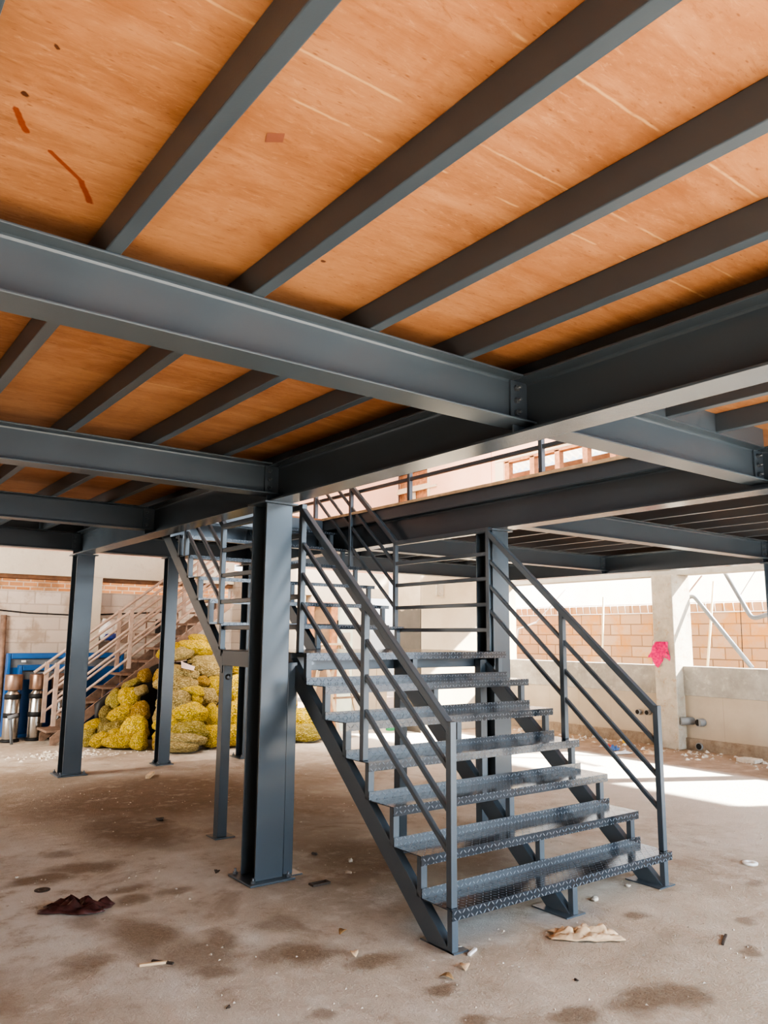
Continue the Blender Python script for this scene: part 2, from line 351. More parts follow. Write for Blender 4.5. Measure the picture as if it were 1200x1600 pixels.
# ------------------------------------------------------------------ mesh helpers
class MB:
    def __init__(s): s.v = []; s.f = []; s.sm = []
    def add(s, vs, fs, smooth=False):
        o = len(s.v); s.v += [tuple(p) for p in vs]
        s.f += [tuple(i+o for i in f) for f in fs]; s.sm += [smooth]*len(fs); return s
    def box(s, x0, y0, z0, x1, y1, z1):
        return s.add([(x0,y0,z0),(x1,y0,z0),(x1,y1,z0),(x0,y1,z0),(x0,y0,z1),(x1,y0,z1),(x1,y1,z1),(x0,y1,z1)],
            [(0,3,2,1),(4,5,6,7),(0,1,5,4),(1,2,6,5),(2,3,7,6),(3,0,4,7)])
    def extrude(s, prof, origin, U, V, W, L, smooth=False):
        """closed profile (u,v), extruded along W by L"""
        O = Vector(origin); U = Vector(U); V = Vector(V); W = Vector(W).normalized()
        n = len(prof); a = [O+U*p[0]+V*p[1] for p in prof]; b = [p+W*L for p in a]
        fs = [(i, (i+1)%n, n+(i+1)%n, n+i) for i in range(n)]
        fs += [tuple(reversed(range(n))), tuple(range(n, 2*n))]
        return s.add(a+b, fs, smooth)
    def bar(s, p, q, w, h, up=(0,0,1)):
        """rectangular bar from p to q, w sideways, h along up"""
        p = Vector(p); q = Vector(q); d = (q-p); L = d.length; d.normalize(); up = Vector(up)
        sd = d.cross(up).normalized(); u2 = sd.cross(d).normalized()
        return s.extrude([(-w/2,-h/2),(w/2,-h/2),(w/2,h/2),(-w/2,h/2)], p, sd, u2, d, L)
    def shear(s, p, q, w, h):
        """bar in a vertical plane with plumb-cut ends; h measured vertically, centred"""
        p = Vector(p); q = Vector(q); d = q-p; hd = Vector((d.x, d.y, 0)).normalized(); sd = Vector((-hd.y, hd.x, 0))
        vs = []
        for c in (p, q):
            for a, b in ((-w/2,-h/2),(w/2,-h/2),(w/2,h/2),(-w/2,h/2)): vs.append(c+sd*a+Vector((0,0,b)))
        return s.add(vs, [(0,3,2,1),(4,5,6,7),(0,1,5,4),(1,2,6,5),(2,3,7,6),(3,0,4,7)])
    def tube(s, pts, r, seg=10, caps=True, smooth=True):
        pts = [Vector(p) for p in pts]; n = len(pts); rings = []; vs = []; fs = []
        prev = None
        for i, p in enumerate(pts):
            d = (pts[min(i+1,n-1)]-pts[max(i-1,0)]).normalized()
            a = Vector((0,0,1)) if abs(d.z) < .95 else Vector((1,0,0))
            u = d.cross(a).normalized() if prev is None else (prev-d*prev.dot(d)).normalized()
            prev = u; w = d.cross(u)
            rr = r[i] if isinstance(r, (list, tuple)) else r
            for k in range(seg):
                t = 2*PI*k/seg; vs.append(p+u*math.cos(t)*rr+w*math.sin(t)*rr)
        for i in range(n-1):
            for k in range(seg): fs.append((i*seg+k, i*seg+(k+1)%seg, (i+1)*seg+(k+1)%seg, (i+1)*seg+k))
        s.add(vs, fs, smooth)
        if caps:
            o = len(s.v)-len(vs)
            s.f.append(tuple(o+k for k in reversed(range(seg)))); s.sm.append(False)
            s.f.append(tuple(o+(n-1)*seg+k for k in range(seg))); s.sm.append(False)
        return s
    def lathe(s, prof, c=(0,0,0), seg=24, smooth=True):
        vs = []; fs = []; n = len(prof)
        for r, z in prof:
            for k in range(seg):
                t = 2*PI*k/seg; vs.append((c[0]+r*math.cos(t), c[1]+r*math.sin(t), c[2]+z))
        for i in range(n-1):
            for k in range(seg): fs.append((i*seg+k, i*seg+(k+1)%seg, (i+1)*seg+(k+1)%seg, (i+1)*seg+k))
        fs.append(tuple(reversed(range(seg)))); fs.append(tuple((n-1)*seg+k for k in range(seg)))
        return s.add(vs, fs, smooth)
    def build(s, name, mat, parent=None, bevel=0, loc=None, autosmooth=False):
        me = bpy.data.meshes.new(name); me.from_pydata(s.v, [], s.f); me.update()
        for p, sm in zip(me.polygons, s.sm): p.use_smooth = sm
        bm = bmesh.new(); bm.from_mesh(me); bmesh.ops.recalc_face_normals(bm, faces=bm.faces); bm.to_mesh(me); bm.free()
        o = bpy.data.objects.new(name, me); C.objects.link(o)
        o.data.materials.append(mat)
        if parent is not None:
            o.parent = parent
            root = parent
            while root.parent: root = root.parent
            o.matrix_parent_inverse = Matrix.Translation(root.location).inverted() if root is parent else Matrix()
        if bevel:
            md = o.modifiers.new('bevel', 'BEVEL'); md.width = bevel; md.segments = 2; md.limit_method = 'ANGLE'; md.angle_limit = math.radians(50)
        return o
def tag(o, label, cat, group=None, kind=None):
    o['label'] = label; o['category'] = cat
    if group: o['group'] = group
    if kind: o['kind'] = kind
    return o
def thing(name, loc, label, cat, group=None):
    o = bpy.data.objects.new(name, None); C.objects.link(o); o.location = loc; o.empty_display_size = .1
    return tag(o, label, cat, group)
def struct(o): o['kind'] = 'structure'; return o

def hprof(w, h, tf, tw, r=.012):
    """H section, u across flange, v along depth (0..h)"""
    q = []
    a = w/2; t = tw/2
    q += [(-a,0),(a,0),(a,tf),(t+r,tf),(t+r*.3,tf+r*.3),(t,tf+r),(t,h-tf-r),(t+r*.3,h-tf-r*.3),(t+r,h-tf),(a,h-tf),(a,h),(-a,h),(-a,h-tf),
          (-t-r,h-tf),(-t-r*.3,h-tf-r*.3),(-t,h-tf-r),(-t,tf+r),(-t-r*.3,tf+r*.3),(-t-r,tf),(-a,tf)]
    return q

# ------------------------------------------------------------------ camera (matched to the photograph)
cam_d = bpy.data.cameras.new('camera'); cam = bpy.data.objects.new('camera', cam_d); C.objects.link(cam)
f_px, p_, y_, r_ = 1210.742, .158505666, .643732462, -.00837026
cy, sy = math.cos(y_), math.sin(y_)
fwd = Vector((sy*math.cos(p_), cy*math.cos(p_), math.sin(p_))); right = Vector((cy, -sy, 0)); down = fwd.cross(right)
c_, s_ = math.cos(r_), math.sin(r_)
R0 = c_*right + s_*down; R1 = -s_*right + c_*down
cam.matrix_world = Matrix(((R0.x, -R1.x, -fwd.x, 0), (R0.y, -R1.y, -fwd.y, 0), (R0.z, -R1.z, -fwd.z, 1.55), (0,0,0,1)))
cam_d.sensor_fit = 'VERTICAL'; cam_d.sensor_height = 36; cam_d.sensor_width = 27; cam_d.lens = f_px/1600*36
cam_d.clip_start = .02; cam_d.clip_end = 300
bpy.context.scene.camera = cam

# ------------------------------------------------------------------ setting
b = MB(); b.add([(-9,-9,0),(22,-9,0),(22,22,0),(-9,22,0)], [(0,1,2,3)]); struct(b.build('floor', M['floor']))
ZD = 2.815   # underside of the plywood
b = MB()
b.box(-3.0, -1.2, ZD, 2.70, 9.44, ZD+.018)
b.box(2.7, -1.2, ZD, 4.60, 2.29, ZD+.018); b.box(2.7, 7.27, ZD, 4.60, 9.44, ZD+.018)
b.box(4.60, -1.2, ZD, 9.285, 9.44, ZD+.018)
ceil = struct(b.build('ceiling', M['ply']))
pb = MB(); pb.add([(.835,1.622,ZD-.0012),(.872,1.596,ZD-.0012),(.886,1.632,ZD-.0012),(.848,1.660,ZD-.0012)], [(3,2,1,0)]); pb.build('repair_patch', M['patch'], ceil)

# right wall: sill wall with window openings, piers, lintel, storey above
XW = 10.3
def ywin(y0, y1):
    s = MB(); s.box(XW, y0, .16, XW+.2, y1, .745); struct(s.build('wall_right_tile', M['tile']))
    s = MB(); s.box(XW-.015, y0, .745, XW+.22, y1, 1.155); struct(s.build('wall_right_sill', M['sill_conc'], bevel=.006))
ywin(6.84, 10.0); ywin(-3.2, 6.50)
s = MB(); s.box(XW-.03, -3.2, 0, XW+.2, 6.5, .16); s.box(XW-.03, 6.84, 0, XW+.2, 10.0, .16); struct(s.build('wall_right_footing', M['rubble']))
s = MB(); s.box(XW-.05, -3.2, 2.47, XW+.25, 10.0, 2.80); struct(s.build('trim_1', M['lintel']))
for i, (ya, yb) in enumerate(((6.50, 6.84), (2.0, 2.35), (-3.2, -2.85))):
    s = MB(); s.box(XW-.20, ya, 0, XW+.26, yb, 2.47); struct(s.build('wall_right_pier', M['pier'], bevel=.012))
# storey above, with the row of windows
s = MB()
WY0, WY1, WZ0, WZ1 = 7.0, 9.98, 3.6, 4.77
DY0, DY1, DZ1 = 12.2, 13.3, 5.05
s.box(XW, -3.2, 2.8, XW+.2, WY0, 7.2); s.box(XW, WY0, 2.8, XW+.2, WY1, WZ0); s.box(XW, WY0, WZ1, XW+.2, WY1, 7.2)
s.box(XW, WY1, 2.8, XW+.2, DY0, 7.2); s.box(XW, DY0, DZ1, XW+.2, DY1, 7.2); s.box(XW, DY1, 2.8, XW+.2, 16.5, 7.2)
struct(s.build('wall_right', M['pink']))
fr = MB()
fr.box(XW-.03, WY0, WZ1-.03, XW+.08, WY1, WZ1+.02)
fr.box(XW-.03, WY0, WZ0, XW+.08, WY1, WZ0+.05)
for ym in (9.90, 9.28, 8.70, 8.10, 7.55, 7.04): fr.box(XW-.03, ym-.055, WZ0, XW+.08, ym+.055, WZ1)
w1 = struct(fr.build('window_1', M['wood_frame'], bevel=.004))
tr = MB(); tr.box(XW-.012, WY1+.02, 3.0, XW-.001, WY1+.24, 4.79); tr.box(XW-.012, WY0, WZ1+.03, XW, WY1+.24, WZ1+.13); struct(tr.build('trim_2', M['cream']))
tr = MB(); tr.box(XW-.02, 10.32, 2.9, XW, 10.40, 6.0); struct(tr.build('trim_3', M['pink']))
# corrugated awning and a brown fascia outside those windows
cg = MB(); n = 120; vs = []; fs = []
for i in range(n+1):
    yv = 5.6 + 5.2*i/n; dz = .035*math.sin(2*PI*yv/.17)
    vs += [(10.56, yv, 5.26+dz), (11.35, yv, 4.88+dz)]
for i in range(n): fs.append((2*i, 2*i+1, 2*i+3, 2*i+2))
cg.add(vs, fs, True)
aw = thing('awning', (10.5, 8.2, 4.0), 'white corrugated awning over brown boarding seen through the upper windows', 'awning')
cg.build('corrugated_sheet', M['corrugated'], aw)
bf = MB(); bf.box(11.36, 5.6, 3.4, 11.42, 10.8, 4.83); bf.build('fascia_board', M['wood_dark'], aw)
for yb_ in (5.62, 10.76):
    bf = MB(); bf.bar((10.53, yb_, 3.5), (11.36, yb_, 4.6), .05, .05); bf.build('bracket', M['wood_dark'], aw)
# brown recess / old doorway on the upper storey
dr = MB(); dr.box(XW+.12, DY0, 2.8, XW+.16, DY1, DZ1); d0 = struct(dr.build('door_1', M['wood_frame']))
dt = MB()
dt.box(XW-.02, DY0-.07, 2.8, XW+.1, DY0, DZ1); dt.box(XW-.02, DY1, 2.8, XW+.1, DY1+.07, DZ1); dt.box(XW-.02, DY0-.07, DZ1, XW+.1, DY1+.07, DZ1+.08)
dt.box(XW-.02, DY0, 4.66, XW+.08, DY1, 4.72); dt.box(XW-.02, 12.70, 2.8, XW+.08, 12.76, 4.66)
dt.build('door_frame', M['cream'], d0)
hr = MB(); hr.box(XW-.05, 11.9, 4.60, XW-.01, 15.5, 4.65); hr.box(XW-.05, 14.2, 2.8, XW-.01, 14.26, 4.9); struct(hr.build('trim_4', M['cream']))

# outside on the right: block boundary wall, wire strip along its top
s = MB(); s.box(12.55, -5.5, 0, 12.75, 16.0, 2.15); struct(s.build('wall_outside', M['block_out']))
wf = MB()
yy = -1.0
for z in (2.0, 2.17): wf.tube([(12.538, -1, z), (12.538, 15, z)], .010, 5)
while yy < 15:
    wf.tube([(12.54, yy, 2.0), (12.54, yy+.02, 2.17)], .008, 5); yy += .165
tag(wf.build('wire_fence', M['white_wire']), 'white wire mesh strip along the top of the outdoor block wall', 'fence')
cs = MB(); vs = []; fs = []; n = 160
for i in range(n+1):
    yv = -3 + 22*i/n; vs += [(17+.05*math.sin(yv*9), yv, 0), (17+.05*math.sin(yv*9), yv, 3.4)]
for i in range(n): fs.append((2*i, 2*i+1, 2*i+3, 2*i+2))
cs.add(vs, fs, True); struct(cs.build('wall_beyond', M['corrugated']))
s = MB(); s.box(-6.2, -2.5, 7.2, 10.6, 16.6, 7.4); struct(s.build('ceiling_upper_unseen', M['beam_conc']))  # unseen roof put in to keep sky light off the stairs
s = MB(); s.box(-6, 13.2, 2.86, 10.3, 13.4, 7.2); struct(s.build('wall_back_upper', M['pink']))

# return wall (half rendered) closing the window side at the back
s = MB(); s.box(8.30, 10.0, 0, 10.55, 10.72, 2.62); struct(s.build('wall_return', M['cream'], bevel=.004))
s = MB(); s.box(8.284, 10.004, 0, 8.299, 10.715, 2.62); struct(s.build('wall_return_shade', M['partwall_shaded']))  # thin dark slab added to carry the shade of the side face
nb = MB(); nb.box(8.62, 9.985, 2.22, 8.78, 10.0, 2.46); nb.build('wall_niche', M['pier'], bpy.data.objects['wall_return'])

# rear wall with doorways (y = 10.9), between the pile and the return wall
YB = 10.9
s = MB()
s.box(6.42, YB, 2.20, 8.30, YB+.2, 2.62)
s.box(6.42, YB, 0, 6.50, YB+.2, 2.20)
s.box(6.72, YB, 2.06, 7.56, YB+.2, 2.20)
s.box(7.56, YB, 0, 7.78, YB+.2, 2.20)
s.box(7.78, YB, 1.28, 7.90, YB+.2, 2.20)
struct(s.build('wall_back_right', M['beam_conc']))
d = MB(); d.box(6.74, YB+.03, 0, 7.10, YB+.08, 2.03); d2 = struct(d.build('door_2', M['door_brown']))
d = MB(); d.box(6.70, YB-.02, 0, 6.76, YB+.12, 2.06); d.box(7.10, YB-.02, 0, 7.22, YB+.12, 2.06); d.box(6.70, YB-.02, 2.03, 7.22, YB+.12, 2.09); d.build('door_frame', M['wood_frame'], d2)
d = MB(); d.box(7.205, YB-.02, 1.72, 7.235, YB+.0, 1.80); d.build('hinge', M['black'], d2)
d = MB(); d.box(7.24, YB+.03, 0, 7.56, YB+.08, 2.06); d3 = struct(d.build('door_3', M['door_green']))
d = MB(); d.box(7.36, YB+.01, 1.46, 7.50, YB+.03, 1.60); d.build('door_panel', M['door_tan'], d3)
d = MB(); d.box(7.78, YB+.02, 0, 8.06, YB+.07, 1.28); d.box(8.07, YB+.02, 0, 8.29, YB+.07, 1.28); struct(d.build('door_4', M['door_tan']))

# rear wall on the left (y = 13.2): block wall, cement beam above, pier, sunlit brick wall outside
YL = 13.2
s = MB(); s.box(-6, YL, 0, 6.42, YL+.18, 2.22); struct(s.build('wall_back', M['block_in']))
s = MB(); s.box(-6, YL-.06, 2.46, 6.41, YL+.24, 2.86); struct(s.build('trim_5', M['beam_conc'], bevel=.006))
s = MB(); s.box(-6, YL+.0, 2.40, 6.41, YL+.2, 2.46); struct(s.build('trim_6', M['wood_dark']))
s = MB(); s.box(3.66, YL-.2, 0, 3.98, YL, 2.46); struct(s.build('wall_back_pier', M['beam_conc'], bevel=.008))
s = MB(); s.box(6.42, YB+.2, 0, 6.60, YL+.2, 2.7); struct(s.build('wall_side', M['block_in']))
s = MB(); s.box(-6.2, -2.6, 0, -6, 8.5, 7.2); s.box(-6.2, 8.5, 2.6, -6, 13.0, 7.2); s.box(-6.2, 13.0, 0, -6, 15.4, 7.2); struct(s.build('wall_left_unseen', M['block_in']))  # unseen wall added to block light from the left; gap lets daylight in
s = MB(); s.box(-6.2, -2.8, 0, .6, -2.6, 7.2); struct(s.build('wall_front_unseen', M['block_in']))  # unseen wall added so daylight enters only from the front right
s = MB(); s.box(-6, 15.2, 0, 8, 15.4, 2.9); struct(s.build('wall_outside_back', M['brick_out']))
wr = MB(); wr.tube([(-3, YL-.02, 2.02), (1.5, YL-.02, 1.98), (2.9, YL-.02, 1.86), (3.66, YL-.02, 1.84), (5.2, YL-.02, 1.93)], .012, 6)
tag(wr.build('cable', M['black']), 'thin dark cable strung along the back block wall', 'cable')

# ------------------------------------------------------------------ steel frame
ZT = 2.708
def shear_tab(parent, x, y, z0, z1, sx, side=-1):
    """bolted fin plate at a beam end; sx = +1: beam end looks to +x"""
    t = MB(); t.box(min(x, x-sx*.105), y-.016 if side<0 else y+.006, z0, max(x, x-sx*.105), y-.006 if side<0 else y+.016, z1)
    pl = t.build('connection_plate', M['steel'], parent)
    for k in range(3):
        zc = z0+.035+(z1-z0-.07)*k/2; xb = x-sx*.072
        bb = MB(); bb.tube([(xb, y-.050, zc), (xb, y-.012, zc)], .007, 8)
        bb.tube([(xb, y-.030, zc), (xb, y-.016, zc)], .014, 6, smooth=False); bb.build('bolt', M['bolt'], pl)
def cross_beam(x0, x1, y, label, tabs=(0,1), group='cross beams', zb=2.495):
    rt = thing('steel_cross_beam', (x0, y, zb), label, 'beam', group)
    b = MB(); b.extrude(hprof(.15, ZT-zb, .009, .007), (x0, y, zb), (0,1,0), (0,0,1), (1,0,0), x1-x0)
    b.build('h_section', M['steel'], rt, bevel=.002)
    if tabs[0]: shear_tab(rt, x0, y, zb+.015, ZT-.012, -1)
    if tabs[1]: shear_tab(rt, x1, y, zb+.015, ZT-.012, 1)
    return rt
def main_beam(x, y0, y1, label, zb=2.448, stiff=()):
    rt = thing('steel_main_beam', (x, y0, zb), label, 'beam', 'main beams')
    b = MB(); b.extrude(hprof(.175, ZT-zb, .011, .008), (x, y0, zb), (1,0,0), (0,0,1), (0,1,0), y1-y0)
    b.build('h_section', M['steel_gloss'], rt, bevel=.002)
    for ys in stiff:
        st = MB()
        st.box(x-.084, ys-.004, zb+.0115, x-.0045, ys+.004, ZT-.0115); st.box(x+.0045, ys-.004, zb+.0115, x+.084, ys+.004, ZT-.0115)
        st.build('stiffener_plate', M['steel'], rt)
    return rt
X1, X2, X3 = 2.575, 4.700, 9.24
YS = (2.36, 4.66, 7.00, 9.32)
main_beam(X1, -1.2, 9.43, 'deep dark main beam over the front column, left edge of the stair opening', stiff=(2.36, 4.66, 7.00, 9.32))
main_beam(X2, -1.2, 9.43, 'dark main beam behind the stair, carrying the upper deck railing', stiff=())
main_beam(X3, -1.2, 9.43, 'far outer main beam along the window side of the deck', stiff=(4.66, 7.0))
names = ['nearest and brightest cross beam, bolted to the front main beam at centre', 'second cross beam from the viewer on the left, meeting the front column top',
         'third cross beam from the viewer on the left, between the front column and the next', 'farthest cross beam on the left, above the distant left column']
for y, nm in zip(YS, names): cross_beam(-3.0, X1-.0045, y, nm, (0,1))
cross_beam(X1+.0045, X2-.0045, 2.36, 'short cross beam at the near end of the stair opening, pale lower flange', (0,1))
cross_beam(X1+.0045, X2-.0045, 7.34, 'cross beam under the deck edge at the top of the stairs', (0,0))
cross_beam(X1+.0045, X2-.0045, 9.32, 'end cross beam behind the stairs resting on the slim post', (0,0))
nm2 = [ 'cross beam at the right frame edge just beyond the stair opening', 'long bluish cross beam right of the stairs running to the far right column', 'cross beam behind the stair column, second on the right', 'end cross beam at the far back right of the deck']
for y, nm in zip(YS, nm2): cross_beam(X2+.0045, X3-.0045, y, nm, (0,1))

def column(x, y, w, dpt, label, name='steel_column', ztop=2.448, plate=.32, gloss=True, bolts=True, tf=.012):
    rt = thing(name, (x, y, 0), label, 'column', 'steel columns')
    b = MB(); b.extrude([(p, q-dpt/2) for p, q in hprof(w, dpt, tf, .008)], (x, y, .014), (1,0,0), (0,1,0), (0,0,1), ztop-.012-.014)
    b.build('h_section', M['steel_gloss'], rt, bevel=.002)
    b = MB(); b.box(x-plate/2, y-plate/2, 0, x+plate/2, y+plate/2, .014); bp = b.build('base_plate', M['steel'], rt, bevel=.003)
    if bolts:
        for sx in (-1,1):
            for sy_ in (-1,1):
                q = plate/2-.035; a = MB(); a.tube([(x+sx*q, y+sy_*q, .014), (x+sx*q, y+sy_*q, .05)], .008, 8); a.tube([(x+sx*q, y+sy_*q, .014), (x+sx*q, y+sy_*q, .03)], .016, 6, smooth=False)
                a.build('anchor_bolt', M['bolt'], bp)
    b = MB(); b.box(x-w/2-.03, y-dpt/2-.03, ztop-.012, x+w/2+.03, y+dpt/2+.03, ztop-.0005); b.build('cap_plate', M['steel'], rt)
    return rt
column(X1, 4.72, .20, .20, 'large front column standing left of the stairs under the main beam')
column(2.60, 9.26, .20, .20, 'left column farther back, standing before the blue panels')
column(X2, 4.72, .19, .20, 'column behind the stair treads at the right landing corner')
column(3.70, 9.36, .14, .14, 'slim column standing in front of the yellow sack pile', ztop=2.495, plate=.22)
column(4.80, 9.32, .19, .19, 'distant column seen between the landing leg and front column', ztop=2.495, plate=.30)
column(9.27, 4.56, .20, .20, 'column at the far right frame edge, only its edge showing')

# joists
def joist(x, y0, y1, label, grp, z0=ZT, parent_name='steel_joist'):
    b = MB(); b.box(x-.05, y0, z0, x, y1, ZD-.0005)
    o = b.build(parent_name, M['steel'], bevel=.004); tag(o, label, 'joist', grp)
words = ['leftmost joist, just entering at the top left corner', 'joist left of the square brown ceiling patch', 'joist right of the square brown ceiling patch', 'third full joist from the left under the plywood', 'fourth full joist, last one before the main beam', 'joist lying directly on the front main beam']
for x, nm in zip((.195, .692, 1.190, 1.688, 2.172, 2.668), words): joist(x, -1.2, 9.42, nm, 'joists under the left plywood deck')
joist(-.31, -1.2, 9.42, 'joist out at the far left, seen behind the near cross beam', 'joists under the left plywood deck')
for x, nm in zip((3.13, 3.625, 4.115), ('first joist right of the front main beam, upper right of the photo', 'second joist ending at the short cross beam, upper right', 'third joist ending at the short cross beam, near the right frame edge')):
    joist(x, -1.2, 2.286, nm, 'joists in the bay before the stair opening')
b = MB(); b.box(X1+.10, 2.285, ZT, 4.60, 2.33, ZD+.018); tag(b.build('trimmer_channel', M['steel']), 'trimmer channel on the short cross beam closing the near side of the stair opening', 'channel')
b = MB(); b.box(4.613, 2.33, ZT, 4.655, 9.42, ZD+.0); tag(b.build('edge_channel', M['steel']), 'dark edge channel on the second main beam under the deck railing', 'channel')
b = MB(); b.box(4.586, 2.33, ZD-.004, 4.5995, 7.268, ZD+.022); tag(b.build('plywood_edging', M['pale_wood']), 'thin raw plywood edge along the deck beside the stair opening', 'plywood')
b = MB(); b.box(X1+.10, 7.27, ZT, 4.60, 7.315, ZD); tag(b.build('trimmer_channel', M['steel']), 'trimmer channel at the top of the stairs under the deck edge', 'channel')
for k in range(3): joist(3.13+.495*k, 7.32, 9.42, ('left', 'middle', 'right')[k]+' short joist in the deck strip behind the stair top', 'joists behind the stair top')
ordw = ['first', 'second', 'third', 'fourth', 'fifth', 'sixth', 'seventh', 'eighth']
for k in range(8): joist(5.20+.497*k, -1.2, 9.42, ordw[k]+' joist beyond the second main beam, counted towards the windows', 'joists over the window side')

b = MB(); b.box(9.285, -1.2, ZT-.001, 9.325, 9.43, ZD+.018); tag(b.build('edge_channel', M['steel']), 'edge channel on the outer main beam along the window side', 'channel')
b = MB(); b.box(-3.0, 9.432, ZT-.002, 9.33, 9.47, ZD+.018); tag(b.build('edge_channel', M['steel']), 'edge channel closing the far end of the whole deck', 'channel')
# ------------------------------------------------------------------ staircase
XL, XR = 2.748, 4.632
stair = thing('steel_staircase', (3.69, 3.07, 0), 'dark grey steel staircase with diamond plate treads, landing and railings', 'staircase')
RH = .2046
STX = ((2.752, 2.802), (3.655, 3.705), (4.54, 4.59))
def zprof_tread(parent, name, yf, yb, z, lip=.05, back=True, bl=.045):
    t = .005
    p = [(yf, z), (yf, z-lip), (yf+t, z-lip), (yf+t, z-t), (yb, z-t), (yb, z+(bl if back else 0))]
    if back: p += [(yb-t, z+bl), (yb-t, z)]
    else: p = [(yf, z), (yf, z-lip), (yf+t, z-lip), (yf+t, z-t), (yb-t, z-t), (yb-t, z-lip), (yb, z-lip), (yb, z)]
    b = MB(); b.extrude([(q[0], q[1]) for q in p], (XL, 0, 0), (0,1,0), (0,0,1), (1,0,0), XR-XL)
    return b.build(name, M['plate'], parent)
def struts(parent, y, z0, z1):
    for (a, bb) in STX:
        s = MB(); xm = a if a < 3 else bb-.04
        s.box(xm, y, z0, xm+.04, y+.035, z1); s.build('riser_strut', M['steel'], parent)
for i in range(6):
    yf = 3.071+.2395*i; z = RH*(i+1)
    td = zprof_tread(stair, 'tread', yf, yf+.2385, z)
    struts(td, yf+.006, z-RH+(.0 if i == 0 else .0), z-.005)
ZL = RH*7
YL0, YL1 = 4.508, 5.83
ld = zprof_tread(stair, 'landing_plate', YL0, YL1, ZL, back=False)
struts(ld, YL0+.006, ZL-RH, ZL-.005)
for j in range(6):
    yf = 5.84+.2375*j; z = ZL+RH*(j+1)
    td = zprof_tread(stair, 'tread', yf, yf+.2365, z, lip=.032, bl=.016)
    struts(td, yf+.006, z-RH, z-.005)
# stringers
SL = RH/.2395; TH = .122
for n_, (a, bb) in enumerate(STX):
    b = MB(); y0 = 3.085
    th = .115/math.cos(math.atan(SL)); top = lambda y: SL*(y-y0)
    ye = 4.72
    prof = [(y0, 0), (ye, top(ye)), (ye, top(ye)-th), (y0+th/SL, 0)]
    b.extrude(prof, (a, 0, 0), (0,1,0), (0,0,1), (1,0,0), bb-a)
    st = b.build('stringer', M['steel'], stair, bevel=.003)
    b = MB(); b.box(a-.06 if n_ else a-.0, y0-.02, 0, bb+.05, y0+.24, .008); b.build('foot_plate', M['steel'], st)
    if n_ == 1: pass
    b = MB(); y1 = 5.80; SL2 = RH/.2375; z1 = lambda y: ZL-.035+SL2*(y-5.80)
    th2 = .115/math.cos(math.atan(SL2)); yE = 7.26
    prof = [(y1, z1(y1)+.0), (yE-.03, z1(yE-.03)), (yE, z1(yE)-th2+.06), (yE, z1(yE)-th2), (y1, z1(y1)-th2)]
    b.extrude(prof, (a, 0, 0), (0,1,0), (0,0,1), (1,0,0), bb-a); b.build('stringer', M['steel'], stair, bevel=.003)
# landing frame and legs
b = MB(); zf0, zf1 = ZL-.125, ZL-.03
b.box(2.77, 4.735, zf0, 4.556, 4.785, zf1); b.build('landing_beam', M['steel'], stair, bevel=.003)
b = MB(); b.box(2.755, 5.745, zf0, 4.59, 5.80, ZL-.006); b.build('landing_beam', M['steel'], stair, bevel=.003)
for a, bb in STX:
    b = MB(); b.box(a, 4.72, zf0, bb, 5.80, ZL-.006); b.build('landing_beam', M['steel'], stair, bevel=.003)
for (x0, y0, w, nm) in ((2.70, 4.66, .07, 1), (3.662, 4.66, .07, 1), (4.487, 4.655, .07, 1), (2.757, 5.775, .078, 2)):
    b = MB(); b.box(x0, y0, 0.008, x0+w, y0+w, zf0+(.0 if nm == 2 else .06)); lg = b.build('landing_leg', M['steel_gloss'], stair, bevel=.003)
    b = MB(); b.box(x0-.03, y0-.03, 0, x0+w+.06, y0+w+.06, .008); b.build('foot_plate', M['steel'], lg)
    if nm == 2:
        b = MB(); b.lathe([(.022, 0), (.022, .012), (.012, .016)], (0,0,0), 14); o = b.build('bolt', M['bolt'], lg)
        for vtx in o.data.vertices: x, y, z = vtx.co; vtx.co = (x0+w/2+x, y0-z, zf0-.09+y)
# bolted brackets under the front of the landing
for a, bb in STX:
    b = MB(); b.box(bb+.003, 4.60, ZL-.115, bb+.075, 4.61, ZL-.02); br = b.build('bracket', M['steel'], stair)
    b = MB(); b.tube([(bb+.04, 4.585, ZL-.07), (bb+.04, 4.60, ZL-.07)], .012, 8); b.build('bolt', M['bolt'], br)
